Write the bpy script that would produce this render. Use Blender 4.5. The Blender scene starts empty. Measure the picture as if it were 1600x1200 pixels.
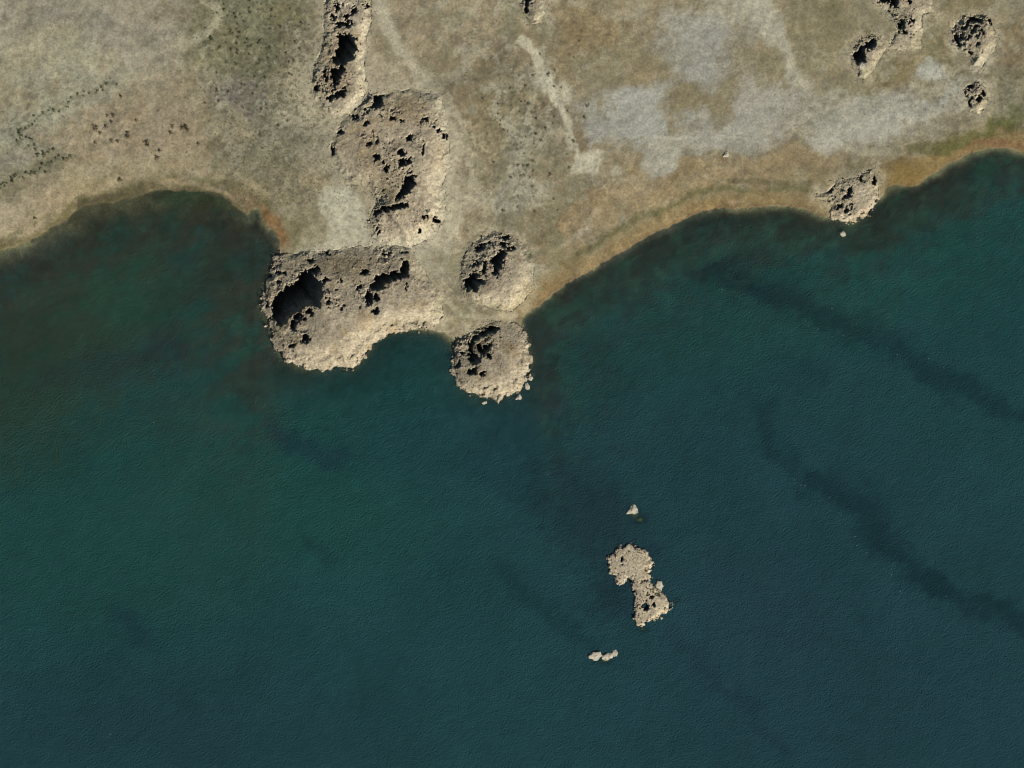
import bpy, bmesh, math, random
import numpy as np
from mathutils import Vector, noise

# ------------------------------------------------------------------ camera, sky, sun, exposure
S = 0.2                                   # metres per map pixel (the view is 320 m x 240 m of shore)
scene = bpy.context.scene
COL = scene.collection
random.seed(7)
RNG = np.random.default_rng(11)

SUN_AZ, SUN_EL = math.radians(140), math.radians(30)
cam_d = bpy.data.cameras.new('survey_camera')
cam = bpy.data.objects.new('survey_camera', cam_d)
COL.objects.link(cam)
CAM_Z = 2000.0
cam.location = (0, 0, CAM_Z)
cam.rotation_euler = (0, 0, 0)
cam_d.sensor_width = 36
cam_d.lens = 36 * CAM_Z / 320.0
cam_d.clip_start = 10
cam_d.clip_end = 20000
scene.camera = cam

world = bpy.data.worlds.new('World')
scene.world = world
world.use_nodes = True
wn = world.node_tree.nodes
wl = world.node_tree.links
bgn = wn.get('Background') or wn.new('ShaderNodeBackground')
sky = wn.new('ShaderNodeTexSky')
sky.sky_type = 'NISHITA'
sky.sun_disc = False
sky.sun_elevation = SUN_EL
sky.sun_rotation = SUN_AZ
wl.new(sky.outputs[0], bgn.inputs[0])
bgn.inputs[1].default_value = 0.05

sun_d = bpy.data.lights.new('sun', 'SUN')
sun_d.energy = 5.0
sun_d.angle = math.radians(0.5)
sun_d.color = (1.0, 0.97, 0.925)
sun = bpy.data.objects.new('sun', sun_d)
COL.objects.link(sun)
TOSUN = Vector((math.sin(SUN_AZ) * math.cos(SUN_EL), math.cos(SUN_AZ) * math.cos(SUN_EL), math.sin(SUN_EL)))
sun.rotation_euler = (-TOSUN).to_track_quat('-Z', 'Y').to_euler()
sun.location = TOSUN * 400

vs = scene.view_settings
scene.display_settings.display_device = 'sRGB'
vs.view_transform = 'Standard'
vs.look = 'None'
vs.exposure = 0.25
vs.gamma = 1.0
vs.use_curve_mapping = False
scene.render.engine = 'CYCLES'
scene.cycles.filter_width = 1.15
scene.cycles.max_bounces = 6
scene.cycles.diffuse_bounces = 0
scene.cycles.transparent_max_bounces = 8

# ------------------------------------------------------------------ numeric helpers
def W(px, py):
    return (px - 800.0) * S, (600.0 - py) * S

def hash2(ix, iy, seed):
    h = (ix.astype(np.int64) * 374761393 + iy.astype(np.int64) * 668265263 + seed * 974634777) & 0xFFFFFFFF
    h = ((h ^ (h >> 13)) * 1274126177) & 0xFFFFFFFF
    h = h ^ (h >> 16)
    return (h & 0xFFFFFF) / float(0xFFFFFF)

def vnoise(x, y, seed):
    ix = np.floor(x); iy = np.floor(y)
    fx = x - ix; fy = y - iy
    fx = fx * fx * fx * (fx * (fx * 6 - 15) + 10); fy = fy * fy * fy * (fy * (fy * 6 - 15) + 10)
    a = hash2(ix, iy, seed); b = hash2(ix + 1, iy, seed)
    c = hash2(ix, iy + 1, seed); d = hash2(ix + 1, iy + 1, seed)
    return (a + (b - a) * fx) * (1 - fy) + (c + (d - c) * fx) * fy

def fbm(x, y, scale, octv, seed, gain=0.5):
    """about -1..1"""
    s = 0.0; a = 1.0; t = 0.0
    x = x / scale; y = y / scale
    for o in range(octv):
        c, sn = math.cos(0.7 * o + 0.3), math.sin(0.7 * o + 0.3)
        s = s + a * (vnoise(x * c - y * sn + 17.3 * o, x * sn + y * c - 9.1 * o, seed + o) * 2 - 1)
        t += a; a *= gain; x = x * 2.03; y = y * 2.03
    return s / t * 1.7

def worley(x, y, cell, seed):
    x = x / cell; y = y / cell
    ix = np.floor(x); iy = np.floor(y)
    best = np.full(x.shape, 9.0); sec = np.full(x.shape, 9.0); rid = np.zeros(x.shape)
    for dx in (-1, 0, 1):
        for dy in (-1, 0, 1):
            cx = ix + dx; cy = iy + dy
            qx = cx + hash2(cx, cy, seed); qy = cy + hash2(cx, cy, seed + 1)
            d = np.hypot(x - qx, y - qy)
            m = d < best
            sec = np.where(m, best, np.minimum(sec, d))
            rid = np.where(m, hash2(cx, cy, seed + 2), rid)
            best = np.where(m, d, best)
    return best, sec, rid

def sstep(a, b, x):
    t = np.clip((x - a) / (b - a), 0, 1)
    return t * t * (3 - 2 * t)

def seg_dist(px, py, pts, closed=False):
    d2 = np.full(px.shape, 1e18)
    n = len(pts)
    for i in range(n if closed else n - 1):
        ax, ay = pts[i]; bx, by = pts[(i + 1) % n]
        ex, ey = bx - ax, by - ay
        L = ex * ex + ey * ey + 1e-9
        t = np.clip(((px - ax) * ex + (py - ay) * ey) / L, 0, 1)
        d2 = np.minimum(d2, (px - ax - t * ex) ** 2 + (py - ay - t * ey) ** 2)
    return np.sqrt(d2)

def inside(px, py, pts):
    r = np.zeros(px.shape, bool)
    n = len(pts)
    for i in range(n):
        ax, ay = pts[i]; bx, by = pts[(i + 1) % n]
        if ay == by: continue
        c = ((ay > py) != (by > py)) & (px < (bx - ax) * (py - ay) / (by - ay) + ax)
        r ^= c
    return r

def sdist(px, py, pts):
    """signed distance in map pixels, positive inside"""
    d = seg_dist(px, py, pts, True)
    return np.where(inside(px, py, pts), d, -d)

def lin(c):
    c = np.asarray(c, float) / 255.0
    return np.where(c <= 0.04045, c / 12.92, ((c + 0.055) / 1.055) ** 2.4)

def ell(cx, cy, rx, ry, n=10):
    return [(cx + rx * math.cos(2 * math.pi * k / n), cy + ry * math.sin(2 * math.pi * k / n)) for k in range(n)]

# ------------------------------------------------------------------ the map, in map pixels
SHORE = [(-60,410),(0,391),(20,385),(42,379),(65,368),(79,355),(105,347),(116,332),(136,322),(170,316),(198,310),(221,304),
 (235,299),(255,296),(283,299),(312,297),(340,299),(354,311),(365,320),(378,332),(386,337),(392,325),(400,323),(408,326),(410,338),
 (422,354),(429,364),(434,376),(438,393),(436,402),(432,420),(425,440),(419,458),(417,485),(428,503),(432,526),(438,542),(452,558),(470,566),(486,571),(505,572),(526,568),(550,568),(558,560),(575,537),(596,522),(620,513),(651,514),(670,515),(691,518),(706,529),(716,540),
 (714,552),(714,566),(714,577),(722,596),(734,606),(747,610),(772,614),(790,612),(806,607),(814,594),(821,578),(824,560),(821,550),(819,534),(813,518),(817,497),(832,481),(857,462),(887,442),(905,431),(930,419),(960,400),(997,380),
 (1015,367),(1040,357),(1062,345),(1090,335),(1120,327),(1150,326),(1201,323),(1242,322),(1264,328),(1284,337),(1297,338),
 (1302,334),(1312,339),(1326,341),(1338,336),(1352,329),(1362,315),(1377,306),(1388,291),(1410,289),(1435,290),(1451,276),(1476,260),(1504,246),(1523,235),(1545,231),
 (1578,231),(1600,237),(1660,250)]
LAND = [(-60, 410), (-900, 520), (-5000, 700), (-5000, -6000), (6600, -6000), (6600, 400), (2400, 330), (1660, 250)]
LAND = SHORE + LAND[::-1][0:7][0:7]
# closed: along the shore to the east, then out, north about, and back in from the west
LAND = SHORE + [(2400, 330), (6600, 400), (6600, -6000), (-5000, -6000), (-5000, 700), (-900, 520)]

ROCKS = {
 'ridge': dict(ramp=0.20, outline=[(512,-25),(508,0),(505,40),(506,68),(496,90),(488,115),(488,145),(500,170),(520,184),(548,178),(566,163),(574,140),(571,100),(573,60),(582,35),(580,-25)],
   H=6.0, Wd=7.5, nb=120,
   holes=[[(528,55),(550,53),(557,62),(557,80),(555,93),(547,98),(540,103),(525,103),(518,92),(523,87),(527,72)],
     [(516,107),(535,103),(540,113),(533,123),(530,132),(523,133),(522,148),(533,142),(542,135),(542,142),(537,152),(520,157),(513,162),(511,155),(518,148),(519,122),(515,117)],
     ell(508,117,4,9), ell(495,137,5,4), ell(527,13,5,7), ell(521,27,4,5), ell(534,38,9,4), ell(545,39,5,6), ell(552,18,5,6), ell(542,27,4,5), ell(573,11,5,3), ell(581,43,3,4), ]),
 'broad': dict(ramp=0.18, outline=[(560,165),(578,146),(610,146),(640,138),(688,150),(698,180),(702,215),(704,255),(692,290),(698,330),(680,370),(640,388),(600,383),(580,372),(573,345),(588,315),(572,292),(545,290),(522,262),(514,230),(528,200)],
   H=3.0, Wd=6.5, nb=210,
   holes=[[(583,149),(600,149),(597,157),(602,162),(590,170),(583,173),(576,171),(583,163)], ell(572,192,5,5), ell(573,173,3,4),
     ell(639,217,6,6), ell(627,239,7,6), ell(629,255,5,8), ell(640,252,5,5), [(631,276),(645,270),(650,285),(644,299),(632,308),(621,314),(615,309),(626,299),(632,292)],
     [(583,333),(594,323),(616,320),(637,317),(636,326),(612,331),(597,330),(586,339)], ell(591,360,2,10), ell(519,235,4,9), ell(532,208,5,5), ell(588,246,5,6),
     ell(613,184,5,4), ell(627,187,4,3), ell(667,187,5,4), ell(684,203,4,4), ell(695,214,3,5), ell(550,182,4,4), ell(558,184,4,4), ell(604,262,3,8), ell(597,254,3,4),
     ell(664,338,4,4), ell(655,362,4,4), ell(682,345,4,4), ell(687,362,4,3), ell(661,234,2,9), ell(577,228,4,4), ell(590,220,3,4)]),
 'headland': dict(ramp=0.27, outline=[(427,399),(424,420),(417,440),(411,458),(408,485),(419,504),(423,527),(430,546),(447,565),(467,573),(484,578),(505,580),(526,576),(553,577),(563,565),(580,544),(599,529),(620,519),(651,514),(676,511),(694,494),(690,460),(668,430),(656,402),(640,386),(600,384),(560,384),(520,390),(480,393),(450,397)],
   H=6.5, Wd=11.5, nb=210,
   holes=[[(424,496),(426,469),(440,454),(443,450),(463,440),(468,425),(484,421),(497,415),(500,424),(494,428),(495,440),(504,440),(506,454),(500,467),(501,483),(493,476),(473,476),(471,488),(456,492),(453,498),(443,510),(434,507)],
     ell(467,497,9,6), ell(460,510,6,8), ell(478,529,7,7), ell(456,541,4,5), ell(435,442,4,4), ell(513,471,4,8), ell(484,407,6,4), ell(511,397,7,3), ell(484,488,7,5), ell(436,427,5,3), ell(443,427,3,3), ell(417,477,3,5), ell(510,438,5,4), ell(533,437,3,4),
     [(627,405),(638,406),(640,419),(633,435),(613,438),(602,444),(601,452),(588,455),(575,450),(584,440),(584,429),(605,427),(626,425)],
     ell(571,426,7,6), ell(577,466,6,11), ell(588,486,6,5), ell(534,481,5,3), ell(632,395,6,2), ell(604,397,7,3), ell(635,447,3,4), ell(560,449,5,4), ell(587,466,5,5)]),
 'knoll': dict(ramp=0.30, outline=[(716,440),(722,402),(740,377),(770,362),(800,366),(824,385),(836,410),(833,440),(822,468),(800,487),(770,484),(745,475),(725,463)],
   H=5, Wd=7.5, nb=110,
   holes=[[(725,442),(728,434),(740,424),(748,427),(748,437),(762,440),(750,446),(745,455),(728,456)], [(766,402),(780,391),(792,392),(791,402),(783,412),(783,422),(776,433),(770,428),(771,415)],
     ell(755,422,6,5), ell(750,388,8,6), ell(790,373,6,5), ell(798,388,5,5), ell(742,412,4,4), ell(763,378,4,3), ell(756,381,3,3), ell(757,412,4,4), ell(786,383,5,4)]),
 'dome': dict(ramp=0.32, outline=[(706,565),(712,553),(709,545),(716,532),(740,515),(760,506),(780,502),(805,502),(818,515),(826,532),(828,550),(832,560),(828,580),(821,598),(812,613),(790,619),(780,626),(775,633),(770,622),(745,617),(730,612),(713,602),(711,587),(705,577)],
   H=4.5, Wd=8.0, nb=130,
   holes=[[(730,540),(740,525),(755,516),(780,511),(783,518),(760,522),(746,532),(739,547),(738,555),(750,556),(754,565),(742,571),(733,563)], [(754,543),(770,531),(766,543),(758,558),(752,556)],
     ell(739,579,7,7), ell(754,585,4,5), ell(765,556,5,5), ell(719,518,4,4), ell(748,545,5,6), ell(722,552,4,5), ell(716,570,4,6), ell(762,512,9,3)]),
 'shore': dict(ramp=0.20, outline=[(1273,304),(1291,299),(1303,287),(1312,280),(1336,277),(1349,271),(1364,263),(1368,273),(1373,287),(1374,305),(1368,319),(1357,336),(1339,343),(1325,348),(1310,346),(1297,339),(1300,322),(1288,315),(1277,311)],
   H=2.8, Wd=5.0, nb=90,
   holes=[[(1322,293),(1331,291),(1332,299),(1327,311),(1317,311),(1322,303)], ell(1311,323,5,4), ell(1331,323,3,4), ell(1324,330,5,3), ell(1343,277,4,5), ell(1303,290,4,5), ell(1367,282,4,6), ell(1296,298,4,4)]),
 'twin': dict(outline=[(1328,88),(1337,72),(1351,59),(1366,54),(1378,64),(1384,78),(1374,95),(1362,112),(1350,126),(1340,121),(1333,105)],
   H=3.6, Wd=5.0, nb=55,
   holes=[[(1333,85),(1344,72),(1353,63),(1363,59),(1369,67),(1363,75),(1354,79),(1353,91),(1350,98),(1341,102),(1335,94)]]),
 'north': dict(ramp=0.14, outline=[(1363,-10),(1370,10),(1390,22),(1400,45),(1388,74),(1402,80),(1422,78),(1437,75),(1441,55),(1441,24),(1462,20),(1456,0),(1440,-25),(1380,-28)],
   H=2.6, Wd=5.0, nb=80,
   holes=[[(1371,5),(1378,-2),(1404,-3),(1403,11),(1392,13),(1393,4),(1380,6)], ell(1422,3,5,5), ell(1408,38,4,8), ell(1411,51,5,4), ell(1423,34,3,5), ell(1388,22,4,3)]),
 'pitted': dict(outline=[(1486,50),(1490,38),(1505,27),(1525,22),(1548,28),(1555,50),(1557,72),(1546,85),(1536,105),(1521,106),(1511,90),(1500,79),(1490,70)],
   H=3.4, Wd=5.0, nb=80,
   holes=[[(1487,53),(1498,54),(1500,65),(1506,70),(1502,75),(1491,68)], [(1509,33),(1518,26),(1532,26),(1533,35),(1522,35),(1515,39),(1508,48),(1501,48),(1500,40)],
     ell(1518,48,5,4), ell(1530,52,3,8), ell(1546,34,4,5), ell(1525,71,4,4), ell(1511,58,4,6), ell(1491,40,4,3), ell(1514,83,3,3), ell(1502,55,4,5), ell(1524,43,4,4)]),
 'small': dict(outline=[(1504,142),(1511,131),(1528,129),(1540,142),(1544,160),(1538,172),(1526,179),(1515,175),(1510,160)],
   H=2, Wd=3.5, nb=40,
   holes=[ell(1517,134,5,6), ell(1515,158,5,7), ell(1529,154,6,5), ell(1507,146,4,3), ell(1538,144,5,5)]),
 'cap': dict(outline=[(815,-10),(835,-14),(850,0),(853,20),(845,38),(832,39),(822,30),(816,15)],
   H=2.4, Wd=4.0, nb=30,
   holes=[[(820,-2),(830,-2),(827,10),(826,21),(819,22),(818,12)]]),
 'islet': dict(ramp=0.12, outline=[(965,855),(987,850),(1005,857),(1015,865),(1016,874),(1024,879),(1020,889),(1014,892),(1015,907),(1020,917),(1030,922),(1042,932),(1050,947),(1040,957),(1032,965),(1020,970),(1000,977),(994,975),(986,965),(991,957),(991,942),(993,930),(991,920),(986,912),(979,906),(970,917),(960,910),(961,900),(952,897),(952,885),(950,880),(952,865),(962,862)],
   H=1.7, Wd=2.4, nb=140,
   holes=[ell(1009,947,4,8), ell(970,876,3,5), ell(1019,931,3,3), ell(1020,945,3,3)]),
}
LABEL = {
 'ridge': 'long tan rock ridge with a tall black hollow, north of the broad rocky mound',
 'broad': 'broad low rocky mound speckled with many dark pits, behind the pale sand patch',
 'headland': 'largest tan rock headland jutting into the lake, with two wide black shadowed hollows',
 'knoll': 'pale rock knoll on land with a diagonal broken dark hollow, just behind the round dome',
 'dome': 'round tan rock dome at the water\'s edge with a curved dark crack on its top',
 'shore': 'ragged grey-tan rock mound on the ochre eastern shoreline, touching the water',
 'twin': 'small rock mound with one oval black hollow and a pale sunlit slope, in olive grass',
 'north': 'pale crumbling rock mound cut by the top edge above the grey flats',
 'pitted': 'roundish rock mound riddled with several black pits, in the olive grass',
 'small': 'smallest rock mound on the grey flat, with a creamy rounded lower end',
 'cap': 'small whitish rock outcrop with one dark slot, alone on the brown central slope',
 'islet': 'hourglass-shaped pale rock islet out in the open lake',
}

# ------------------------------------------------------------------ ground relief
def rel_noise(x, y):
    return 0.5 * fbm(x, y, 38, 3, 21) + 0.16 * fbm(x, y, 7, 3, 22) + 0.065 * fbm(x, y, 2.6, 3, 23)

def shore_px(px, py):
    wx = px + 3.2 * fbm(px, py, 24, 5, 31, .72); wy = py + 3.2 * fbm(px, py, 24, 5, 35, .72)
    return sdist(wx, wy, LAND)

SHOALS = [(1000, 812, 18, 12), (945, 1032, 28, 13), (1057, 938, 12, 10), (1005, 983, 22, 9), (989, 799, 16, 14), (1316, 366, 12, 10)]

def ground_z(px, py, sd=None):
    x, y = W(px, py)
    if sd is None: sd = shore_px(px, py)
    s = sd * S
    land = 0.10 + 0.9 * (1 - np.exp(-np.clip(s, 0, None) / 7.0)) + 0.022 * np.clip(s, 0, 120)
    land = land + rel_noise(x, y) * sstep(0, 14, s)
    d = np.clip(-s, 0, None)
    flat = sstep(470, 400, px) * 8 * (1 - .6 * sstep(330, 400, px)) + 1.3 + 1.2 * sstep(820, 900, px) + fbm(px, py, 30, 3, 43)
    shelf = 1 - np.exp(-(d / np.clip(flat, .6, 9)) ** 2)
    bed = -0.03 - 0.055 * d * .6 - .4 * shelf - 0.022 * d - 1.3 * shelf * (1 - np.exp(-d / 6)) + 0.35 * fbm(x, y, 16, 3, 41) * sstep(0, 10, d)
    bed = np.maximum(bed, -9 + 0 * bed)
    for cx, cy, rx, ry in SHOALS:
        k = np.exp(-(((px - cx) / rx) ** 2 + ((py - cy) / ry) ** 2) * 1.3)
        bed = bed + k * np.clip(-0.16 - bed, 0, None)
    return np.where(s > 0, land, np.minimum(bed, -0.03))

# ------------------------------------------------------------------ soil colours (what the soil, sand, salt and weed really are)
K_ALB = 1.06

class Paint:
    def __init__(self, px, py, base, warp=9.0):
        self.px, self.py = px, py
        self.wx = px + warp * fbm(px, py, 45, 4, 51, 0.6)
        self.wy = py + warp * fbm(px, py, 45, 4, 55, 0.6)
        self.c = np.tile(lin(base), (px.size, 1))
        self.brk = fbm(px, py, 16, 4, 59, 0.65)
    def mix(self, w, col):
        w = np.clip(w, 0, 1)[:, None]
        self.c = self.c * (1 - w) + lin(col) * w
    def blob(self, cx, cy, rx, ry, ang, col, st=0.8, soft=0.33, brk=0.34):
        R = max(rx, ry) * 2.2 + 30
        m = np.nonzero((abs(self.px - cx) < R) & (abs(self.py - cy) < R))[0]
        if m.size == 0: return
        a = math.radians(ang)
        dx = self.wx[m] - cx; dy = self.wy[m] - cy
        u = (dx * math.cos(a) + dy * math.sin(a)) / rx
        v = (-dx * math.sin(a) + dy * math.cos(a)) / ry
        r = np.hypot(u, v) + brk * self.brk[m]
        w = (st * (1 - sstep(1 - soft, 1 + soft, r)))[:, None]
        self.c[m] = self.c[m] * (1 - w) + lin(col) * w
    def stroke(self, pts, wd, col, st=0.8, soft=0.4, brk=0.4):
        xs = [p[0] for p in pts]; ys = [p[1] for p in pts]; R = wd * 2 + 25
        m = np.nonzero((self.px > min(xs) - R) & (self.px < max(xs) + R) & (self.py > min(ys) - R) & (self.py < max(ys) + R))[0]
        if m.size == 0: return
        k = min(1.0, wd / 14)
        qx = self.px[m] + (self.wx[m] - self.px[m]) * k; qy = self.py[m] + (self.wy[m] - self.py[m]) * k
        d = seg_dist(qx, qy, pts) / wd + brk * self.brk[m]
        w = (st * (1 - sstep(1 - soft, 1 + soft, d)))[:, None]
        self.c[m] = self.c[m] * (1 - w) + lin(col) * w
    def poly(self, pts, col, st=0.8, soft=5):
        xs = [p[0] for p in pts]; ys = [p[1] for p in pts]; R = 30
        m = np.nonzero((self.px > min(xs) - R) & (self.px < max(xs) + R) & (self.py > min(ys) - R) & (self.py < max(ys) + R))[0]
        if m.size == 0: return
        k = 0.5
        qx = self.px[m] + (self.wx[m] - self.px[m]) * k; qy = self.py[m] + (self.wy[m] - self.py[m]) * k
        d = sdist(qx, qy, pts) + soft * 0.7 * self.brk[m]
        w = (st * sstep(-soft, soft, d))[:, None]
        self.c[m] = self.c[m] * (1 - w) + lin(col) * w

def soil_colour(px, py, sd):
    P = Paint(px, py, (138, 125, 99))
    b, st, po = P.blob, P.stroke, P.poly
    # --- north-west flats
    b(90, 40, 190, 90, 5, (148, 139, 119), .9)
    b(60, 100, 120, 40, -12, (153, 145, 118), .7)
    b(130, 28, 110, 14, 5, (138, 129, 113), .7)
    b(30, 10, 70, 22, 0, (136, 127, 110), .6)
    b(225, 70, 70, 45, 20, (143, 132, 114), .8)
    b(110, 175, 140, 45, -22, (144, 139, 117), .85)
    b(50, 225, 90, 45, -25, (140, 134, 110), .85)
    b(20, 252, 40, 14, -20, (140, 130, 116), .7)
    b(210, 210, 130, 55, -8, (149, 131, 104), .95)
    b(130, 195, 60, 25, -35, (152, 134, 106), .7)
    b(250, 140, 60, 25, 0, (146, 130, 103), .7)
    b(60, 325, 100, 32, -22, (152, 135, 107), .95)
    b(150, 275, 90, 22, -15, (147, 133, 103), .7)
    b(290, 255, 90, 20, 5, (146, 130, 101), .8)
    b(20, 300, 26, 10, -25, (105, 97, 74), .6)
    b(72, 262, 34, 12, -22, (100, 97, 72), .55)
    st([(30,202),(42,200),(56,184),(80,170),(100,172),(114,153),(138,150),(164,130),(182,130)], 3, (108, 106, 82), .6)
    st([(0,294),(26,274),(60,268),(84,250)], 3.5, (104, 102, 78), .6)
    # --- green scrub
    b(400, 50, 100, 85, 0, (115, 111, 83), .95)
    b(350, 80, 60, 40, 0, (117, 111, 82), .8)
    b(425, 20, 55, 40, 0, (121, 116, 86), .6)
    b(465, 45, 40, 40, 60, (118, 108, 76), .7)
    st([(322, 0), (340, 12), (342, 30), (325, 52), (300, 66)], 7, (158, 150, 124), .8)
    st([(283, 55), (280, 100)], 4, (152, 146, 122), .6)
    st([(300, 66), (240, 80), (205, 92)], 10, (152, 141, 115), .5)
    b(375, 160, 42, 42, 30, (118, 108, 99), .85)
    b(355, 150, 20, 30, 60, (110, 99, 94), .5)
    b(405, 175, 25, 45, 0, (120, 110, 100), .6)
    b(395, 205, 32, 14, 15, (146, 126, 97), .7)
    b(345, 185, 40, 25, 20, (142, 130, 98), .6)
    b(440, 200, 45, 60, 20, (126, 120, 98), .8)
    b(400, 245, 70, 30, 10, (123, 114, 89), .7)
    b(430, 270, 45, 25, 30, (119, 109, 84), .7)
    b(342, 233, 22, 10, 40, (92, 84, 66), .75)
    b(360, 262, 45, 12, 20, (120, 115, 92), .6)
    b(440, 315, 30, 28, 50, (123, 114, 93), .7)
    b(470, 300, 40, 45, 20, (148, 134, 104), .75)
    b(465, 350, 28, 40, 0, (128, 118, 87), .7)
    b(490, 365, 25, 25, 0, (148, 136, 104), .7)
    # --- ridge surroundings, scree and salt
    b(500, 120, 60, 95, 0, (146, 133, 108), .8)
    b(480, 190, 50, 35, 30, (145, 135, 110), .7)
    b(610, 230, 110, 130, 10, (148, 136, 111), .85)
    b(560, 10, 60, 40, 0, (150, 136, 110), .8)
    b(625, 130, 35, 20, 10, (122, 104, 76), .7)
    b(590, 110, 18, 30, 0, (124, 109, 82), .6)
    st([(588, -20), (598, 20), (615, 62), (650, 98), (662, 130)], 11, (174, 162, 138), .9)
    st([(650, 98), (682, 160), (702, 205), (725, 235), (718, 300), (690, 370)], 10, (166, 153, 128), .8)
    po([(508, 293), (548, 290), (563, 312), (572, 345), (578, 383), (540, 392), (510, 392), (512, 350), (500, 320)], (172, 162, 138), .9, 6)
    b(540, 320, 18, 26, 20, (181, 173, 150), .6)
    st([(470, 398), (520, 385), (580, 385), (650, 388), (700, 390)], 12, (176, 163, 138), .85)
    b(640, 378, 60, 26, 0, (182, 170, 145), .9)
    b(690, 395, 30, 45, 20, (148, 134, 104), .8)
    po([(655, 132), (690, 145), (708, 185), (714, 230), (713, 280), (706, 335), (690, 385), (655, 392), (660, 340), (672, 280), (672, 200)], (172, 160, 133), .85, 7)
    po([(556, 20), (570, 50), (574, 100), (572, 150), (560, 178), (540, 185), (535, 160), (556, 120)], (168, 155, 128), .8, 5)
    b(500, 165, 28, 24, 30, (162, 149, 122), .8)
    b(480, 120, 24, 40, 10, (150, 138, 113), .7)
    b(555, 280, 35, 16, 15, (124, 113, 88), .7)
    b(610, 305, 25, 20, 0, (112, 105, 82), .7)
    # --- central slope
    b(760, 110, 130, 110, 0, (134, 119, 92), .9)
    b(690, 45, 60, 45, 20, (147, 131, 104), .8)
    b(700, 35, 90, 40, 0, (142, 126, 98), .6)
    b(760, 90, 45, 30, 30, (124, 106, 80), .5)
    b(780, 95, 16, 30, 0, (96, 86, 68), .45)
    b(735, 170, 50, 40, 40, (132, 113, 83), .7)
    b(790, 150, 45, 45, 0, (130, 119, 92), .6)
    b(805, 120, 30, 26, 0, (136, 128, 106), .5)
    b(770, 200, 28, 80, -5, (129, 114, 82), .7)
    b(735, 265, 30, 45, 20, (139, 122, 94), .75)
    b(710, 285, 14, 22, 10, (112, 100, 78), .5)
    b(825, 240, 45, 60, 0, (137, 130, 109), .8)
    b(790, 270, 25, 25, 0, (117, 107, 86), .6)
    b(860, 270, 35, 35, 0, (134, 118, 90), .6)
    b(812, 310, 45, 25, -15, (148, 141, 122), .75)
    b(800, 345, 40, 20, -20, (116, 109, 84), .6)
    b(740, 340, 40, 25, -30, (144, 129, 100), .7)
    b(855, 345, 50, 28, -30, (133, 119, 88), .8)
    b(845, 175, 22, 22, 0, (118, 99, 74), .7)
    b(725, 80, 12, 5, 0, (160, 150, 128), .6); b(740, 178, 10, 12, 40, (160, 152, 130), .6)
    b(722, 225, 10, 24, -20, (160, 150, 126), .6)
    st([(680, 15), (700, 5), (690, -5)], 8, (160, 150, 130), .5)
    st([(812, 60), (832, 80), (846, 110), (858, 138), (868, 165), (886, 182), (894, 215), (905, 240), (924, 268)], 7, (184, 173, 148), .95, .4)
    st([(700, 395), (688, 430), (700, 470), (722, 492), (765, 496), (800, 494)], 4, (168, 156, 130), .7)
    st([(835, 395), (843, 415), (838, 450), (822, 476)], 4, (170, 160, 138), .7)
    st([(700, 150), (722, 195), (738, 240), (735, 300), (712, 345), (700, 395)], 5, (168, 155, 130), .7)
    st([(732, 190), (748, 250), (744, 310)], 4, (150, 136, 108), .6)
    b(850, 125, 16, 18, 30, (178, 170, 148), .8)
    b(875, 150, 14, 22, 30, (174, 164, 140), .75)
    b(915, 250, 18, 24, 50, (182, 172, 149), .85)
    b(962, 268, 12, 12, 40, (165, 155, 130), .6)
    # --- brown belt and clay pans
    b(930, 60, 90, 60, -20, (134, 116, 83), .9)
    b(890, 20, 50, 35, 0, (130, 112, 80), .7)
    b(985, 22, 26, 14, -20, (152, 142, 120), .6)
    b(1000, 105, 60, 25, -10, (133, 117, 86), .8)
    b(900, 220, 26, 40, 40, (134, 113, 84), .8)
    b(935, 110, 40, 26, 0, (128, 117, 90), .7)
    b(1100, 55, 75, 40, 0, (146, 138, 122), .9)
    b(1090, 90, 45, 70, 0, (150, 145, 133), .85)
    b(985, 185, 75, 42, 0, (150, 145, 132), .95)
    b(1000, 150, 55, 26, -8, (154, 149, 136), .8)
    b(1130, 200, 75, 40, -8, (148, 142, 128), .9)
    b(1190, 170, 60, 55, 0, (148, 140, 126), .9)
    b(1150, 100, 40, 26, 0, (136, 125, 101), .75)
    b(1070, 148, 36, 24, -10, (128, 115, 86), .85)
    b(1075, 92, 16, 14, 0, (134, 121, 92), .7)
    b(1130, 165, 24, 40, 10, (130, 117, 88), .8)
    b(1125, 20, 30, 22, 40, (158, 149, 128), .7)
    b(1170, 25, 50, 28, 30, (155, 147, 128), .8)
    st([(1190, 10), (1215, 55), (1235, 95), (1250, 125)], 18, (162, 153, 134), .8)
    b(1205, 110, 24, 34, 30, (126, 115, 85), .7)
    b(1285, 60, 50, 65, 10, (129, 118, 88), .85)
    b(1305, 25, 30, 30, 0, (122, 112, 80), .6)
    b(1280, 5, 40, 14, 0, (110, 104, 76), .4)
    b(1330, 140, 60, 26, -15, (138, 128, 104), .7)
    b(1250, 170, 40, 40, 0, (146, 139, 124), .8)
    b(1330, 190, 85, 42, -10, (152, 145, 127), .9)
    b(1420, 170, 90, 40, -18, (155, 148, 131), .9)
    b(1285, 228, 28, 14, 0, (165, 160, 146), .8)
    b(1350, 235, 60, 12, 0, (158, 149, 128), .7)
    b(1460, 110, 24, 20, 20, (163, 159, 146), .95)
    b(1495, 148, 30, 24, 0, (150, 147, 138), .8)
    b(1450, 142, 30, 14, -10, (134, 123, 92), .7)
    b(1295, 188, 14, 12, 0, (112, 110, 85), .6)
    b(1430, 172, 22, 10, 0, (106, 100, 80), .5)
    b(1540, 130, 60, 22, 5, (139, 133, 112), .7)
    b(1470, 195, 60, 12, -5, (124, 114, 94), .6)
    # --- olive meadow in the east
    b(1490, 40, 130, 60, 0, (128, 115, 83), .85)
    b(1470, 80, 45, 26, -20, (122, 110, 76), .8)
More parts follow.
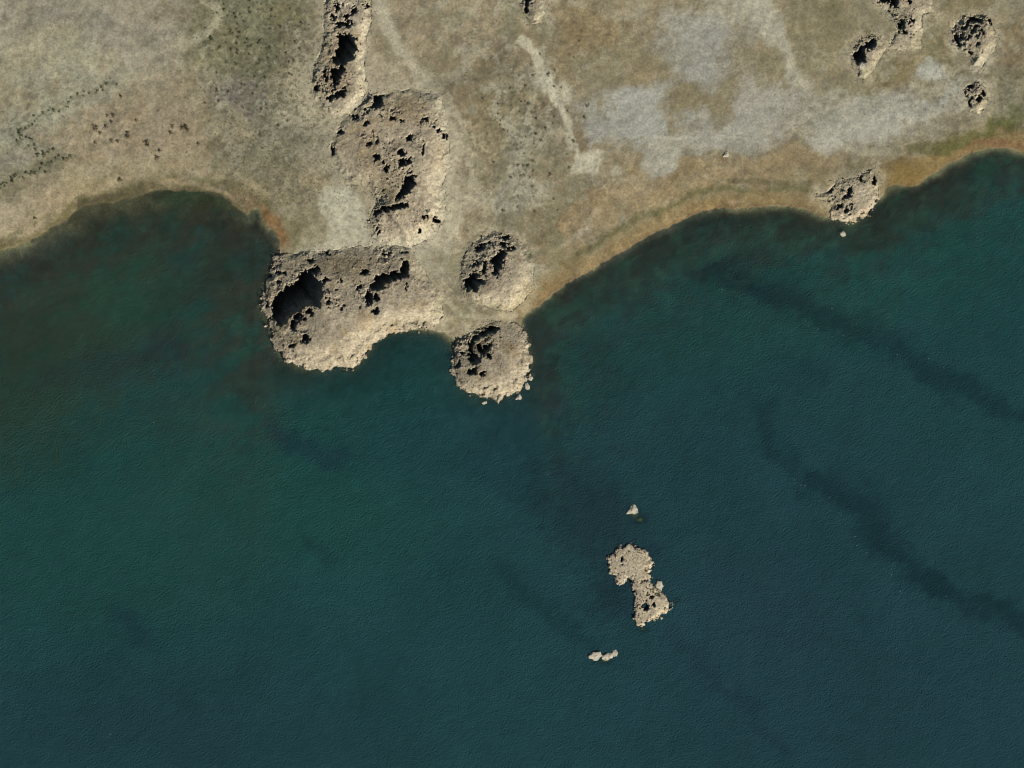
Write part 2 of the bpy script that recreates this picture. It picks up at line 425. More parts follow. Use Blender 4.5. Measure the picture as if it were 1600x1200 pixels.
    b(1400, 105, 55, 20, -22, (124, 109, 72), .85)
    b(1360, 130, 30, 12, -20, (118, 104, 68), .7)
    b(1575, 80, 40, 45, 0, (126, 108, 78), .8)
    b(1580, 15, 30, 20, 0, (140, 130, 106), .7)
    b(1575, 155, 32, 45, 0, (116, 110, 88), .8)
    b(1555, 112, 80, 6, 3, (100, 94, 68), .5)
    b(1350, 100, 40, 40, 0, (120, 108, 76), .6)
    b(1440, 45, 16, 30, 0, (118, 107, 78), .6)
    # --- band above the eastern shore
    st([(830, 430), (900, 340), (1000, 300), (1110, 268), (1200, 262), (1300, 262)], 30, (141, 120, 85), .9)
    b(925, 335, 50, 25, -30, (140, 120, 88), .7)
    b(985, 262, 40, 20, 0, (140, 121, 87), .6)
    po([(1015, 215), (1060, 212), (1065, 245), (1045, 272), (1015, 280), (1000, 262)], (156, 149, 132), .85, 6)
    b(1048, 248, 10, 18, 30, (172, 164, 146), .6)
    st([(1022, 213), (1060, 217), (1090, 216)], 3, (176, 167, 146), .7)
    b(1080, 235, 36, 10, 5, (152, 144, 124), .7)
    st([(1070, 240), (1110, 244), (1140, 236), (1200, 240)], 6, (112, 104, 84), .5)
    b(1260, 275, 50, 14, 0, (126, 114, 80), .6)
    b(1340, 258, 40, 14, 0, (108, 98, 74), .7)
    # --- strand: ochre, weed lines and wet sand, following the water's edge
    e = (px > 805) & (px < 1300)
    w2 = (px > 1290)
    a = fbm(px, py, 60, 3, 71)
    s = sd + 2.5 * P.brk
    P.mix(np.where(e, .85, 0) * (1 - sstep(14, 34, s + 6 * a)), (130, 109, 73))
    P.mix(np.where(e, .85, 0) * np.exp(-((s - 30 - 5 * a) / 6) ** 2) * sstep(.0, .6, 1.0 + a), (96, 90, 56))
    P.mix(np.where(w2, .85, 0) * (1 - sstep(22, 46, s + 10 * a)), (126, 104, 63))
    P.mix(np.where(e | w2, .5, 0) * (1 - sstep(1, 7, s)), (100, 80, 58))
    b(1415, 272, 45, 20, -8, (124, 101, 58), .9)
    b(1520, 212, 90, 13, -14, (92, 91, 50), .8)
    b(1440, 232, 50, 10, -10, (98, 93, 56), .7)
    b(1575, 190, 35, 16, -10, (94, 94, 52), .75)
    b(1575, 222, 40, 8, 10, (118, 86, 62), .7)
    b(1535, 219, 40, 6, -20, (128, 98, 68), .6)
    st([(878, 386), (895, 372), (920, 358)], 5, (157, 142, 118), .7)
    st([(905, 360), (925, 352)], 3, (168, 150, 124), .6)
    st([(1140, 283), (1200, 286), (1262, 288)], 5, (98, 88, 60), .7)
    st([(1140, 318), (1160, 316)], 2.5, (150, 125, 98), .7)
    b(860, 430, 30, 14, -35, (138, 115, 73), .7)
    b(835, 452, 16, 14, -40, (146, 124, 82), .7)
    # western strand
    ww = (px < 430)
    P.mix(np.where(ww, .85, 0) * (1 - sstep(3, 20, s + 7 * a)), (100, 90, 62))
    P.mix(np.where(ww & (px < 120), .3, 0) * (1 - sstep(3, 12, s)), (104, 94, 54))
    mud = ((px > 120) & (px < 360)) * 1.0
    P.mix(.92 * mud * (1 - sstep(5, 28, s + 8 * a)), (80, 73, 52))
    P.mix(np.where(ww, .55, 0) * np.exp(-((s - 17 - 5 * a) / 3.5) ** 2) * sstep(-.3, .4, P.brk), (100, 96, 64))
    b(300, 280, 60, 7, 4, (104, 97, 70), .55)
    st([(255, 283), (300, 286), (345, 297), (378, 318)], 4, (146, 128, 100), .7)
    b(385, 308, 22, 14, 30, (112, 96, 74), .8)
    b(365, 288, 25, 7, 15, (98, 90, 62), .6)
    po([(405, 318), (425, 330), (440, 352), (452, 380), (452, 400), (436, 400), (434, 376), (422, 350), (409, 334)], (127, 95, 61), .9, 5)
    b(453, 372, 12, 26, 15, (108, 102, 74), .5)
    b(290, 290, 60, 5, 2, (120, 108, 82), .4)
    # cove between the headland and the dome
    b(690, 485, 45, 28, 20, (146, 132, 104), .8)
    b(715, 480, 14, 18, 0, (128, 110, 78), .6)
    b(682, 478, 16, 14, -40, (112, 102, 78), .5)
    b(745, 495, 40, 12, 0, (136, 116, 82), .75)
    st([(650, 510), (690, 512), (712, 528)], 4, (120, 108, 84), .6)
    b(665, 455, 40, 45, 30, (160, 147, 120), .7)
    # --- scree round the rocks
    for k, r in ROCKS.items():
        if k == 'islet': continue
        o = r['outline']
        xs = [q[0] for q in o]; ys = [q[1] for q in o]
        m = np.nonzero((px > min(xs) - 30) & (px < max(xs) + 30) & (py > min(ys) - 30) & (py < max(ys) + 30))[0]
        if m.size:
            d = sdist(px[m], py[m], o) + 9 * P.brk[m]
            w = (.8 * sstep(-20, 4, d))[:, None]
            P.c[m] = P.c[m] * (1 - w) + lin((165, 151, 124)) * w
    # --- mottling: dry and damp, stony and silty
    n1 = fbm(px, py, 22, 5, 81, .62); n2 = fbm(px, py, 9, 4, 86, .7); n3 = fbm(px, py, 70, 4, 91)
    rough = 1 - .65 * sstep(.0, .5, np.exp(-(((px - 1050) / 130) ** 2 + ((py - 160) / 75) ** 2)))
    P.c *= (1 + rough * (.10 * n1 + .21 * n2 * (1 + .6 * n3)) + .06 * n3)[:, None]
    hue = fbm(px, py, 35, 4, 95, .6)
    P.c *= np.stack([1 + .03 * hue, 1 + 0 * hue, 1 - .06 * hue], 1)
    # sharper-edged patches: salt crust, bare dark silt, dry grass
    zone = np.clip(.45 * np.exp(-((px - 800) / 120) ** 2) + .35 * np.exp(-(((px - 470) / 110) ** 2 + ((py - 230) / 120) ** 2)) + .3 * np.exp(-(((px - 1450) / 170) ** 2 + ((py - 80) / 90) ** 2)) + .22, 0, .8) * sstep(12, 40, sd)
    e1 = fbm(px, py, 30, 6, 311, .68); e2 = fbm(px, py, 24, 6, 318, .68); e3 = fbm(px, py, 40, 6, 325, .65)
    P.mix(zone * sstep(.28, .46, e1), (161, 152, 129))
    P.mix(zone * .9 * sstep(.30, .48, e2), (110, 101, 77))
    P.mix(zone * .9 * sstep(.32, .50, e3), (122, 118, 90))
    P.mix(.5 * rough * np.exp(-(((px - 1270) / 300) ** 2 + ((py - 150) / 90) ** 2)) * sstep(.2, .4, e2), (126, 116, 90))
    # washes, salt and scree lie over the patches
    po([(650, 128), (690, 140), (712, 180), (720, 230), (720, 285), (712, 340), (696, 390), (650, 396), (655, 340), (672, 280), (672, 200)], (174, 161, 135), .75, 9)
    po([(556, -10), (572, 50), (590, 90), (640, 120), (660, 140), (600, 150), (575, 160), (560, 180), (535, 186), (535, 160), (556, 120)], (168, 154, 128), .65, 8)
    po([(462, 90), (490, 80), (492, 150), (515, 182), (560, 180), (560, 200), (515, 215), (478, 190), (460, 150)], (162, 149, 122), .6, 8)
    st([(812, 60), (832, 80), (846, 110), (858, 138), (868, 165), (886, 182), (894, 215), (905, 240), (924, 268)], 6, (178, 167, 142), .75, .5, 1.1)
    b(853, 128, 13, 17, 30, (176, 168, 145), .7); b(875, 152, 12, 20, 30, (172, 162, 138), .65); b(915, 250, 15, 22, 50, (180, 170, 146), .75)
    b(962, 268, 11, 11, 40, (170, 160, 136), .6)
    st([(588, -20), (598, 20), (615, 62), (650, 98), (662, 130)], 9, (172, 160, 136), .65, .5, 1.0)
    st([(702, 205), (728, 240), (738, 275), (730, 320), (700, 365)], 6, (168, 155, 130), .6)
    po([(508, 293), (548, 290), (563, 312), (572, 345), (578, 383), (540, 392), (510, 392), (512, 350), (500, 320)], (176, 167, 143), .7, 6)
    b(640, 378, 56, 20, 0, (176, 164, 139), .6)
    po([(1195, -10), (1225, 40), (1240, 85), (1262, 132), (1248, 136), (1222, 100), (1196, 50), (1150, 10), (1120, -10)], (164, 156, 136), .7, 6)
    po([(1015, 215), (1060, 212), (1065, 245), (1045, 272), (1015, 280), (1000, 262)], (158, 151, 133), .55, 6)
    st([(1022, 213), (1060, 217), (1090, 216)], 2.5, (178, 169, 148), .8)
    fl_ = dict(soft=.2, brk=.42)
    b(985, 188, 70, 36, 0, (154, 151, 141), .58, **fl_); b(1000, 152, 48, 20, -8, (158, 155, 145), .55, **fl_); b(1092, 75, 40, 55, 0, (152, 149, 139), .5, **fl_)
    b(1140, 212, 70, 26, -6, (152, 147, 135), .6, **fl_); b(1195, 165, 45, 40, 0, (154, 148, 136), .6, **fl_); b(1340, 195, 75, 32, -10, (160, 155, 141), .58, **fl_)
    b(1430, 165, 60, 26, -20, (161, 157, 145), .55, **fl_); b(1070, 148, 30, 20, -10, (126, 113, 84), .8, **fl_); b(1132, 168, 18, 34, 10, (128, 115, 87), .58, **fl_)
    b(1450, 142, 28, 13, -10, (133, 122, 92), .55, **fl_); b(1205, 108, 20, 30, 30, (126, 115, 85), .6, **fl_)
    b(1462, 110, 22, 18, 20, (168, 165, 153), .8); b(1285, 230, 26, 12, 0, (166, 161, 147), .6)
    st([(700, 470), (722, 492), (765, 497), (805, 492)], 3.5, (168, 156, 130), .6)
    # streaks of dark crust / low scrub in the scrubby zones
    sc = np.exp(-(((px - 400) / 110) ** 2 + ((py - 120) / 150) ** 2)) + .8 * np.exp(-(((px - 810) / 90) ** 2 + ((py - 190) / 150) ** 2)) + .6 * np.exp(-(((px - 80) / 130) ** 2 + ((py - 210) / 60) ** 2)) + .9 * np.exp(-(((px - 488) / 34) ** 2 + ((py - 130) / 75) ** 2)) + .5 * np.exp(-(((px - 640) / 110) ** 2 + ((py - 260) / 130) ** 2)) + .5 * np.exp(-(((px - 1500) / 160) ** 2 + ((py - 150) / 60) ** 2))
    f1, f2, rid = worley(px + 4 * n2, py + 4 * n1, 8.0, 301)
    spot = (1 - sstep(.18, .5, f1)) * (rid > .45)
    sc = np.clip(sc + .32 * sstep(-.2, .5, fbm(px, py, 60, 3, 305)) * rough, 0, 1)
    P.mix(np.clip(sc, 0, 1) * spot * .55, (78, 74, 56))
    spot2 = (1 - sstep(.15, .5, f1)) * (rid < .22)
    P.mix(np.clip(sc, 0, 1) * spot2 * .4, (168, 160, 136))
    land = P.c
    # --- the lake bed: weed and mud
    B = Paint(px, py, (58, 62, 54))
    B.mix(.85 * np.exp(-np.clip(-sd, 0, None) / 16) * (.8 + .4 * B.brk), (138, 121, 90))
    B.mix(.85 * ((px > 110) & (px < 380)) * np.exp(-np.clip(-sd, 0, None) / 45), (76, 70, 48))
    B.blob(230, 320, 200, 45, -10, (74, 66, 50), .7)
    B.blob(290, 305, 50, 12, 0, (40, 38, 28), .8)
    B.blob(310, 315, 60, 18, 0, (56, 60, 40), .7)
    B.blob(60, 440, 140, 50, -25, (72, 66, 58), .9)
    B.blob(150, 400, 120, 30, -28, (50, 66, 52), .5, soft=.8, brk=.7)
    B.blob(380, 370, 60, 40, 40, (54, 54, 46), .8)
    B.blob(1000, 400, 160, 40, -30, (52, 52, 48), .8)
    B.blob(1440, 320, 110, 26, -25, (58, 54, 48), .9)
    B.blob(1250, 395, 110, 18, 0, (50, 48, 44), .8)
    for cx, cy, rx, ry in SHOALS[:4]:
        B.blob(cx, cy, rx * 1.2, ry * 1.2, 0, (104, 106, 52), .9)
    n = fbm(px, py, 20, 5, 111, .65)
    B.c *= (1 + .30 * n)[:, None]
    t = sstep(-1.0, 1.0, sd)[:, None]
    lum = (land @ np.array([.3, .55, .15]))[:, None]
    ds = (.07 + .10 * sstep(15, 60, sd))[:, None]
    land = (land * (1 - ds) + lum * np.array([1.0, 1.0, .97]) * ds) * np.array([.935, .955, .89])
    return np.clip((land * t + B.c * (1 - t)) * K_ALB, .004, .75)

# ------------------------------------------------------------------ materials
def new_mat(name):
    m = bpy.data.materials.new(name); m.use_nodes = True
    nt = m.node_tree; nt.nodes.clear()
    return m, nt.nodes, nt.links

def noise_node(n, scale, detail=4, rough=.6):
    t = n.new('ShaderNodeTexNoise'); t.inputs['Scale'].default_value = scale
    t.inputs['Detail'].default_value = detail; t.inputs['Roughness'].default_value = rough
    return t

def ramp(n, a, b, ca, cb):
    r = n.new('ShaderNodeValToRGB')
    r.color_ramp.elements[0].position = a; r.color_ramp.elements[1].position = b
    r.color_ramp.elements[0].color = (*ca, 1); r.color_ramp.elements[1].color = (*cb, 1)
    return r

def mulc(n, l, a, b, fac=1.0):
    m = n.new('ShaderNodeMix'); m.data_type = 'RGBA'; m.blend_type = 'MULTIPLY'
    m.inputs[0].default_value = fac
    l.new(a, m.inputs[6]); l.new(b, m.inputs[7])
    return m.outputs[2]

def earth_mat(name, attr, g1, g2, lo1, hi1, lo2, hi2, bump_d, bump_s=.5, base=None, vor=None):
    m, n, l = new_mat(name)
    out = n.new('ShaderNodeOutputMaterial'); bs = n.new('ShaderNodeBsdfPrincipled')
    bs.inputs['Roughness'].default_value = .95
    bs.inputs['Specular IOR Level'].default_value = .12
    tc = n.new('ShaderNodeTexCoord'); src = tc.outputs['Object']
    if attr:
        a = n.new('ShaderNodeAttribute'); a.attribute_name = attr; col = a.outputs['Color']
    else:
        c = n.new('ShaderNodeRGB'); c.outputs[0].default_value = (*base, 1); col = c.outputs[0]
    geo = n.new('ShaderNodeNewGeometry'); src = geo.outputs['Position']
    t1 = noise_node(n, g1); t2 = noise_node(n, g2, 6, .7)
    l.new(src, t1.inputs['Vector']); l.new(src, t2.inputs['Vector'])
    r1 = ramp(n, .35, .65, (lo1,) * 3, (hi1, hi1, hi1 * .98)); r2 = ramp(n, .35, .65, (lo2,) * 3, (hi2,) * 3)
    l.new(t1.outputs['Fac'], r1.inputs[0]); l.new(t2.outputs['Fac'], r2.inputs[0])
    col = mulc(n, l, col, r1.outputs[0]); col = mulc(n, l, col, r2.outputs[0])
    h = t2.outputs['Fac']
    if vor:
        v = n.new('ShaderNodeTexVoronoi'); v.inputs['Scale'].default_value = vor; v.feature = 'F1'
        l.new(src, v.inputs['Vector'])
        ad = n.new('ShaderNodeMath'); ad.operation = 'ADD'
        l.new(v.outputs['Distance'], ad.inputs[0]); l.new(h, ad.inputs[1]); h = ad.outputs[0]
        rv = n.new('ShaderNodeMapRange'); rv.inputs['To Min'].default_value = .86; rv.inputs['To Max'].default_value = 1.14
        sp = n.new('ShaderNodeSeparateColor'); l.new(v.outputs['Color'], sp.inputs[0]); l.new(sp.outputs[0], rv.inputs[0])
        cb = n.new('ShaderNodeCombineColor')
        for k in range(3): l.new(rv.outputs[0], cb.inputs[k])
        col = mulc(n, l, col, cb.outputs[0])
    bp = n.new('ShaderNodeBump'); bp.inputs['Distance'].default_value = bump_d; bp.inputs['Strength'].default_value = bump_s
    l.new(h, bp.inputs['Height'])
    l.new(bp.outputs[0], bs.inputs['Normal'])
    l.new(col, bs.inputs['Base Color']); l.new(bs.outputs[0], out.inputs[0])
    return m

M_SOIL = earth_mat('soil', 'soil_colour', .45, 1.5, .90, 1.10, .74, 1.24, .16, .4)
M_ROCK = earth_mat('tufa_rock', 'rock_colour', .45, 1.6, .90, 1.10, .70, 1.26, .16, .4, vor=1.3)
M_STONE = earth_mat('loose_stone', None, .30, 2.2, .84, 1.12, .84, 1.14, .3, .5, base=tuple(lin((168, 153, 127)) * K_ALB * .86))
M_PALE = earth_mat('pale_stone', None, .5, 2.2, .9, 1.1, .86, 1.12, .3, .5, base=tuple(lin((176, 167, 146)) * K_ALB * .95))

def leaf_mat(name, rgb, var=.35):
    m, n, l = new_mat(name)
    out = n.new('ShaderNodeOutputMaterial'); bs = n.new('ShaderNodeBsdfPrincipled')
    bs.inputs['Roughness'].default_value = .8; bs.inputs['Specular IOR Level'].default_value = .15
    geo = n.new('ShaderNodeNewGeometry'); t = noise_node(n, .8, 3)
    l.new(geo.outputs['Position'], t.inputs['Vector'])
    r = ramp(n, .3, .7, tuple(v * (1 - var) for v in rgb), tuple(v * (1 + var) for v in rgb))
    l.new(t.outputs['Fac'], r.inputs[0]); l.new(r.outputs[0], bs.inputs['Base Color'])
    l.new(bs.outputs[0], out.inputs[0])
    return m
M_LEAF = [leaf_mat('dark_brush', lin((108, 96, 72))), leaf_mat('green_brush', lin((100, 102, 74))), leaf_mat('grey_brush', lin((118, 112, 88)))]

def water_mat():
    m, n, l = new_mat('lake_water')
    out = n.new('ShaderNodeOutputMaterial')
    at = n.new('ShaderNodeAttribute'); at.attribute_name = 'silt_shade_colour'
    mk = n.new('ShaderNodeAttribute'); mk.attribute_name = 'murk'
    geo = n.new('ShaderNodeNewGeometry')
    mp = n.new('ShaderNodeMapping'); mp.inputs['Rotation'].default_value = (0, 0, math.radians(-40)); mp.inputs['Scale'].default_value = (1.0, 1.0, 1)
    l.new(geo.outputs['Position'], mp.inputs[0])
    t1 = noise_node(n, 1.9, 2, .55); t2 = noise_node(n, .45, 3, .6)
    l.new(mp.outputs[0], t1.inputs['Vector']); l.new(mp.outputs[0], t2.inputs['Vector'])
    ad = n.new('ShaderNodeMath'); ad.operation = 'MULTIPLY_ADD'; ad.inputs[1].default_value = .8
    l.new(t2.outputs['Fac'], ad.inputs[0]); l.new(t1.outputs['Fac'], ad.inputs[2])
    bp = n.new('ShaderNodeBump'); bp.inputs['Distance'].default_value = .42; bp.inputs['Strength'].default_value = 1.0
    l.new(ad.outputs[0], bp.inputs['Height'])
    df = n.new('ShaderNodeBsdfDiffuse'); l.new(at.outputs['Color'], df.inputs[0]); l.new(bp.outputs[0], df.inputs['Normal'])
    tr = n.new('ShaderNodeBsdfTransparent'); tr.inputs[0].default_value = (.86, .96, .93, 1)
    mx = n.new('ShaderNodeMixShader'); l.new(mk.outputs['Fac'], mx.inputs[0]); l.new(tr.outputs[0], mx.inputs[1]); l.new(df.outputs[0], mx.inputs[2])
    gl = n.new('ShaderNodeBsdfGlossy'); gl.inputs['Roughness'].default_value = .22
    lw = n.new('ShaderNodeLayerWeight'); lw.inputs[0].default_value = .5     # Schlick reflectance, the same seen from above or below
    pw = n.new('ShaderNodeMath'); pw.operation = 'POWER'; pw.inputs[1].default_value = 5; l.new(lw.outputs['Facing'], pw.inputs[0])
    fr = n.new('ShaderNodeMath'); fr.operation = 'MULTIPLY_ADD'; fr.inputs[1].default_value = .98; fr.inputs[2].default_value = .02; l.new(pw.outputs[0], fr.inputs[0])
    m2 = n.new('ShaderNodeMixShader'); l.new(fr.outputs[0], m2.inputs[0]); l.new(mx.outputs[0], m2.inputs[1]); l.new(gl.outputs[0], m2.inputs[2])
    l.new(m2.outputs[0], out.inputs[0])
    return m
M_WATER = water_mat()
M_FOAM = earth_mat('foam_white', None, 1, 3, .9, 1.1, .9, 1.1, .02, .2, base=tuple(lin((140, 152, 148))))

# ------------------------------------------------------------------ mesh helpers
def mesh_np(name, V, F, mat, smooth=True, attrs=None):
    me = bpy.data.meshes.new(name)
    k = F.shape[1]
    me.vertices.add(len(V)); me.vertices.foreach_set('co', np.ascontiguousarray(V, np.float32).ravel())
    me.loops.add(F.size); me.loops.foreach_set('vertex_index', np.ascontiguousarray(F, np.int32).ravel())
    me.polygons.add(len(F)); me.polygons.foreach_set('loop_start', np.arange(0, F.size, k, dtype=np.int32))
    if smooth: me.polygons.foreach_set('use_smooth', np.ones(len(F), bool))
    for an, (typ, data) in (attrs or {}).items():
        a = me.attributes.new(an, typ, 'POINT')
        if typ == 'FLOAT_COLOR':
            d = np.ones((len(V), 4), np.float32); d[:, :3] = data
            a.data.foreach_set('color', d.ravel())
        else:
            a.data.foreach_set('value', np.ascontiguousarray(data, np.float32))
    me.materials.append(mat)
    me.update(calc_edges=True); me.validate()
    return me

def link(name, me, parent=None, **props):
    o = bpy.data.objects.new(name, me)
    COL.objects.link(o)
    if parent: o.parent = parent
    for k, v in props.items(): o[k] = v
    return o

def grid_faces(nx, ny, keep=None):
    i = np.arange(ny - 1)[:, None] * nx + np.arange(nx - 1)[None, :]
    F = np.stack([i, i + 1, i + nx + 1, i + nx], -1).reshape(-1, 4)
    return F if keep is None else F[keep.reshape(-1)]

def axis(lo, hi, step, far):
    core = np.arange(lo, hi + step / 2, step)
    out = []; d = step; p = 0
    while p < far:
        d = d * 1.22; p += d; out.append(p)
    out = np.array(out)
    return np.concatenate([lo - out[::-1], core, hi + out])

# ------------------------------------------------------------------ ground (one sheet: land and lake bed)
gx = axis(-164, 164, .4, 2500); gy = axis(-124, 124, .4, 2500)
gx = np.unique(np.round(gx, 3)); gy = np.unique(np.round(gy, 3))
GX, GY = np.meshgrid(gx, gy)
PXg = (GX / S + 800).ravel(); PYg = (600 - GY / S).ravel()
SDg = shore_px(PXg, PYg)
Zg = ground_z(PXg, PYg, SDg)
# the soil stops under each rock
for k, r in ROCKS.items():
    o = r['outline']; xs = [q[0] for q in o]; ys = [q[1] for q in o]
    m = np.nonzero((PXg > min(xs)) & (PXg < max(xs)) & (PYg > min(ys)) & (PYg < max(ys)))[0]
    d = sdist(PXg[m], PYg[m], o)
    Zg[m] -= 18 * sstep(2, 8, d)
Cg = soil_colour(PXg, PYg, SDg)
me = mesh_np('ground', np.stack([GX.ravel(), GY.ravel(), Zg], 1), grid_faces(len(gx), len(gy)), M_SOIL, True, {'soil_colour': ('FLOAT_COLOR', Cg)})
link('ground', me, kind='structure')

# ------------------------------------------------------------------ water
wx_ = axis(-164, 164, .8, 2500); wy_ = axis(-124, 80, .8, 2500)
WX, WY = np.meshgrid(wx_, wy_)
PXw = (WX / S + 800).ravel(); PYw = (600 - WY / S).ravel()
SDw = shore_px(PXw, PYw)
depth = np.clip(-ground_z(PXw, PYw, SDw), 0, None)
Pw = Paint(PXw, PYw, (30, 61, 65), 14)
b, st = Pw.blob, Pw.stroke
b(250, 760, 380, 220, -15, (28, 64, 62), .9, .7)
b(520, 760, 200, 120, 30, (28, 66, 63), .6, .7)
b(1480, 380, 240, 120, -15, (27, 67, 66), .8, .7)
b(1100, 520, 260, 90, -15, (28, 64, 62), .7, .7)
b(640, 590, 120, 60, 0, (27, 66, 65), .6, .7)
b(1250, 900, 420, 260, 20, (31, 59, 66), .8, .7)
b(1300, 1120, 480, 160, 0, (31, 57, 65), .8, .7)
b(250, 1150, 420, 110, 0, (30, 56, 63), .85, .7)
b(720, 1060, 300, 120, 10, (29, 60, 65), .6, .7)
b(800, 720, 240, 60, 5, (28, 57, 64), .5, .7)
b(90, 520, 240, 90, -25, (40, 58, 49), .85, .7)
b(130, 440, 150, 60, -28, (44, 60, 52), .6, .7)
b(30, 640, 160, 90, -20, (38, 60, 52), .7, .7)
b(230, 450, 110, 60, -20, (33, 66, 56), .6, .6)
b(250, 550, 130, 26, -25, (36, 52, 52), .6, .7)
b(330, 470, 90, 60, 0, (30, 60, 55), .6, .7)
b(300, 330, 120, 40, 0, (47, 47, 40), .6, .6)
b(600, 560, 60, 30, 0, (27, 58, 58), .5)
b(1180, 375, 260, 34, -8, (39, 56, 51), .7, .7)
b(1450, 320, 120, 30, -22, (42, 56, 50), .7, .7)
b(890, 480, 120, 34, -30, (38, 50, 50), .7, .7)
b(1000, 440, 100, 30, -25, (30, 62, 56), .6, .6)
b(1530, 270, 80, 20, -10, (32, 60, 58), .7)
DK = (20, 43, 50)
st([(1100, 425), (1180, 452), (1260, 480), (1330, 515), (1400, 545), (1470, 585), (1540, 622), (1610, 655)], 15, DK, .68, .95, .6)
st([(1245, 470), (1340, 495), (1420, 530)], 12, (26, 50, 56), .5, .8)
st([(1150, 440), (1230, 460)], 24, DK, .45, .9)
st([(1203, 640), (1212, 695), (1240, 735)], 12, DK, .55, .9)
st([(1270, 760), (1330, 790), (1380, 845), (1425, 900), (1470, 925)], 20, DK, .78, .95, .6)
st([(1320, 745), (1400, 860)], 20, (24, 47, 54), .4, .9)
st([(1450, 915), (1530, 935), (1620, 985)], 14, DK, .7, .95, .6)
st([(1250, 570), (1290, 585)], 14, (25, 48, 54), .5, .9)
st([(425, 665), (490, 700), (535, 715)], 14, (26, 47, 57), .6, .9)
st([(780, 885), (830, 935), (880, 970), (930, 1005)], 11, DK, .45, .95, .6)
b(930, 820, 95, 60, 35, (26, 46, 54), .75, .8)  # shade northwest of the islet, painted into the water colour
b(965, 915, 42, 55, 40, (25, 45, 53), .75, .8)  # islet's shadow on the lake west of its waist, painted in as colour
st([(1055, 985), (1110, 1055), (1180, 1120), (1230, 1180)], 12, (26, 47, 56), .55, .9)
st([(180, 960), (230, 995)], 14, (26, 48, 57), .5, .9)
st([(480, 840), (520, 868)], 10, (25, 50, 54), .5, .9)
st([(60, 600), (160, 560), (300, 540)], 14, (30, 48, 50), .45, .9)
b(1180, 960, 120, 90, 0, (34, 57, 67), .5, .8)
edge = np.exp(-np.clip(-SDw, 0, None) / 26) * (.75 + .35 * fbm(PXw, PYw, 30, 4, 199))
dome_side = sstep(560, 440, PXw) + sstep(815, 840, PXw)
Pw.mix(.85 * edge * np.clip(dome_side, 0, 1), (50, 51, 42))
Pw.mix(.35 * edge, (34, 46, 46))
bay = np.exp(-np.clip(-SDw, 0, None) / 110) * sstep(470, 380, PXw)
weed = fbm(PXw * .9 - PYw * .45, (PXw * .45 + PYw * .9) * 2.0, 45, 5, 197, .65)
Pw.mix(bay * np.clip(.75 + 1.2 * weed, 0, 1), (55, 54, 44))
Pw.mix(.7 * bay * sstep(.1, .8, -weed), (38, 68, 55))
east = np.exp(-np.clip(-SDw, 0, None) / 85) * sstep(825, 860, PXw)
Pw.mix(.8 * east * np.clip(.5 + 1.3 * weed, 0, 1), (43, 50, 46))
Pw.mix(.8 * east * sstep(.0, .7, -weed), (40, 70, 58))
weed2 = fbm(PXw * .9 + PYw * .4, -PXw * .4 + PYw * .9, 20, 4, 191, .7)
Pw.mix(.7 * np.clip(east + bay, 0, 1) * sstep(.15, .6, weed2), (43, 46, 41))
Pw.mix(.7 * np.clip(east + bay, 0, 1) * sstep(.2, .7, -weed2), (46, 74, 62))
n1 = fbm(PXw, PYw, 120, 4, 201); n2 = fbm(PXw * .75 + PYw * .65, -PXw * .65 + PYw * .75, 18, 4, 205, .65)
# drifting shore-parallel weed and silt streaks
band = fbm(PXw * .92 - PYw * .38, (PXw * .38 + PYw * .92) * 3.2, 110, 4, 209)
nearw = np.exp(-np.clip(-SDw, 0, None) / 130)
Pw.c *= (1 + .07 * n1 + .07 * n2 + .14 * nearw * band + .22 * nearw * fbm(PXw, PYw, 9, 3, 215, .7))[:, None]
murk = 1 - np.exp(-depth / np.where(PXw < 400, 1.5, .95))
murk = np.clip(murk, 0, 1)
keepm = (SDw.reshape(len(wy_), len(wx_)) < 3)
keep = keepm[:-1, :-1] | keepm[1:, :-1] | keepm[:-1, 1:] | keepm[1:, 1:]
me = mesh_np('water', np.stack([WX.ravel(), WY.ravel(), 0 * PXw], 1), grid_faces(len(wx_), len(wy_), keep), M_WATER, True,
             {'silt_shade_colour': ('FLOAT_COLOR', np.clip(Pw.c * np.array([1.1, 1.1, 1.03]) - np.array([.0005, .0020, .0035]), .002, 1)), 'murk': ('FLOAT', murk)})
link('water', me, kind='structure')

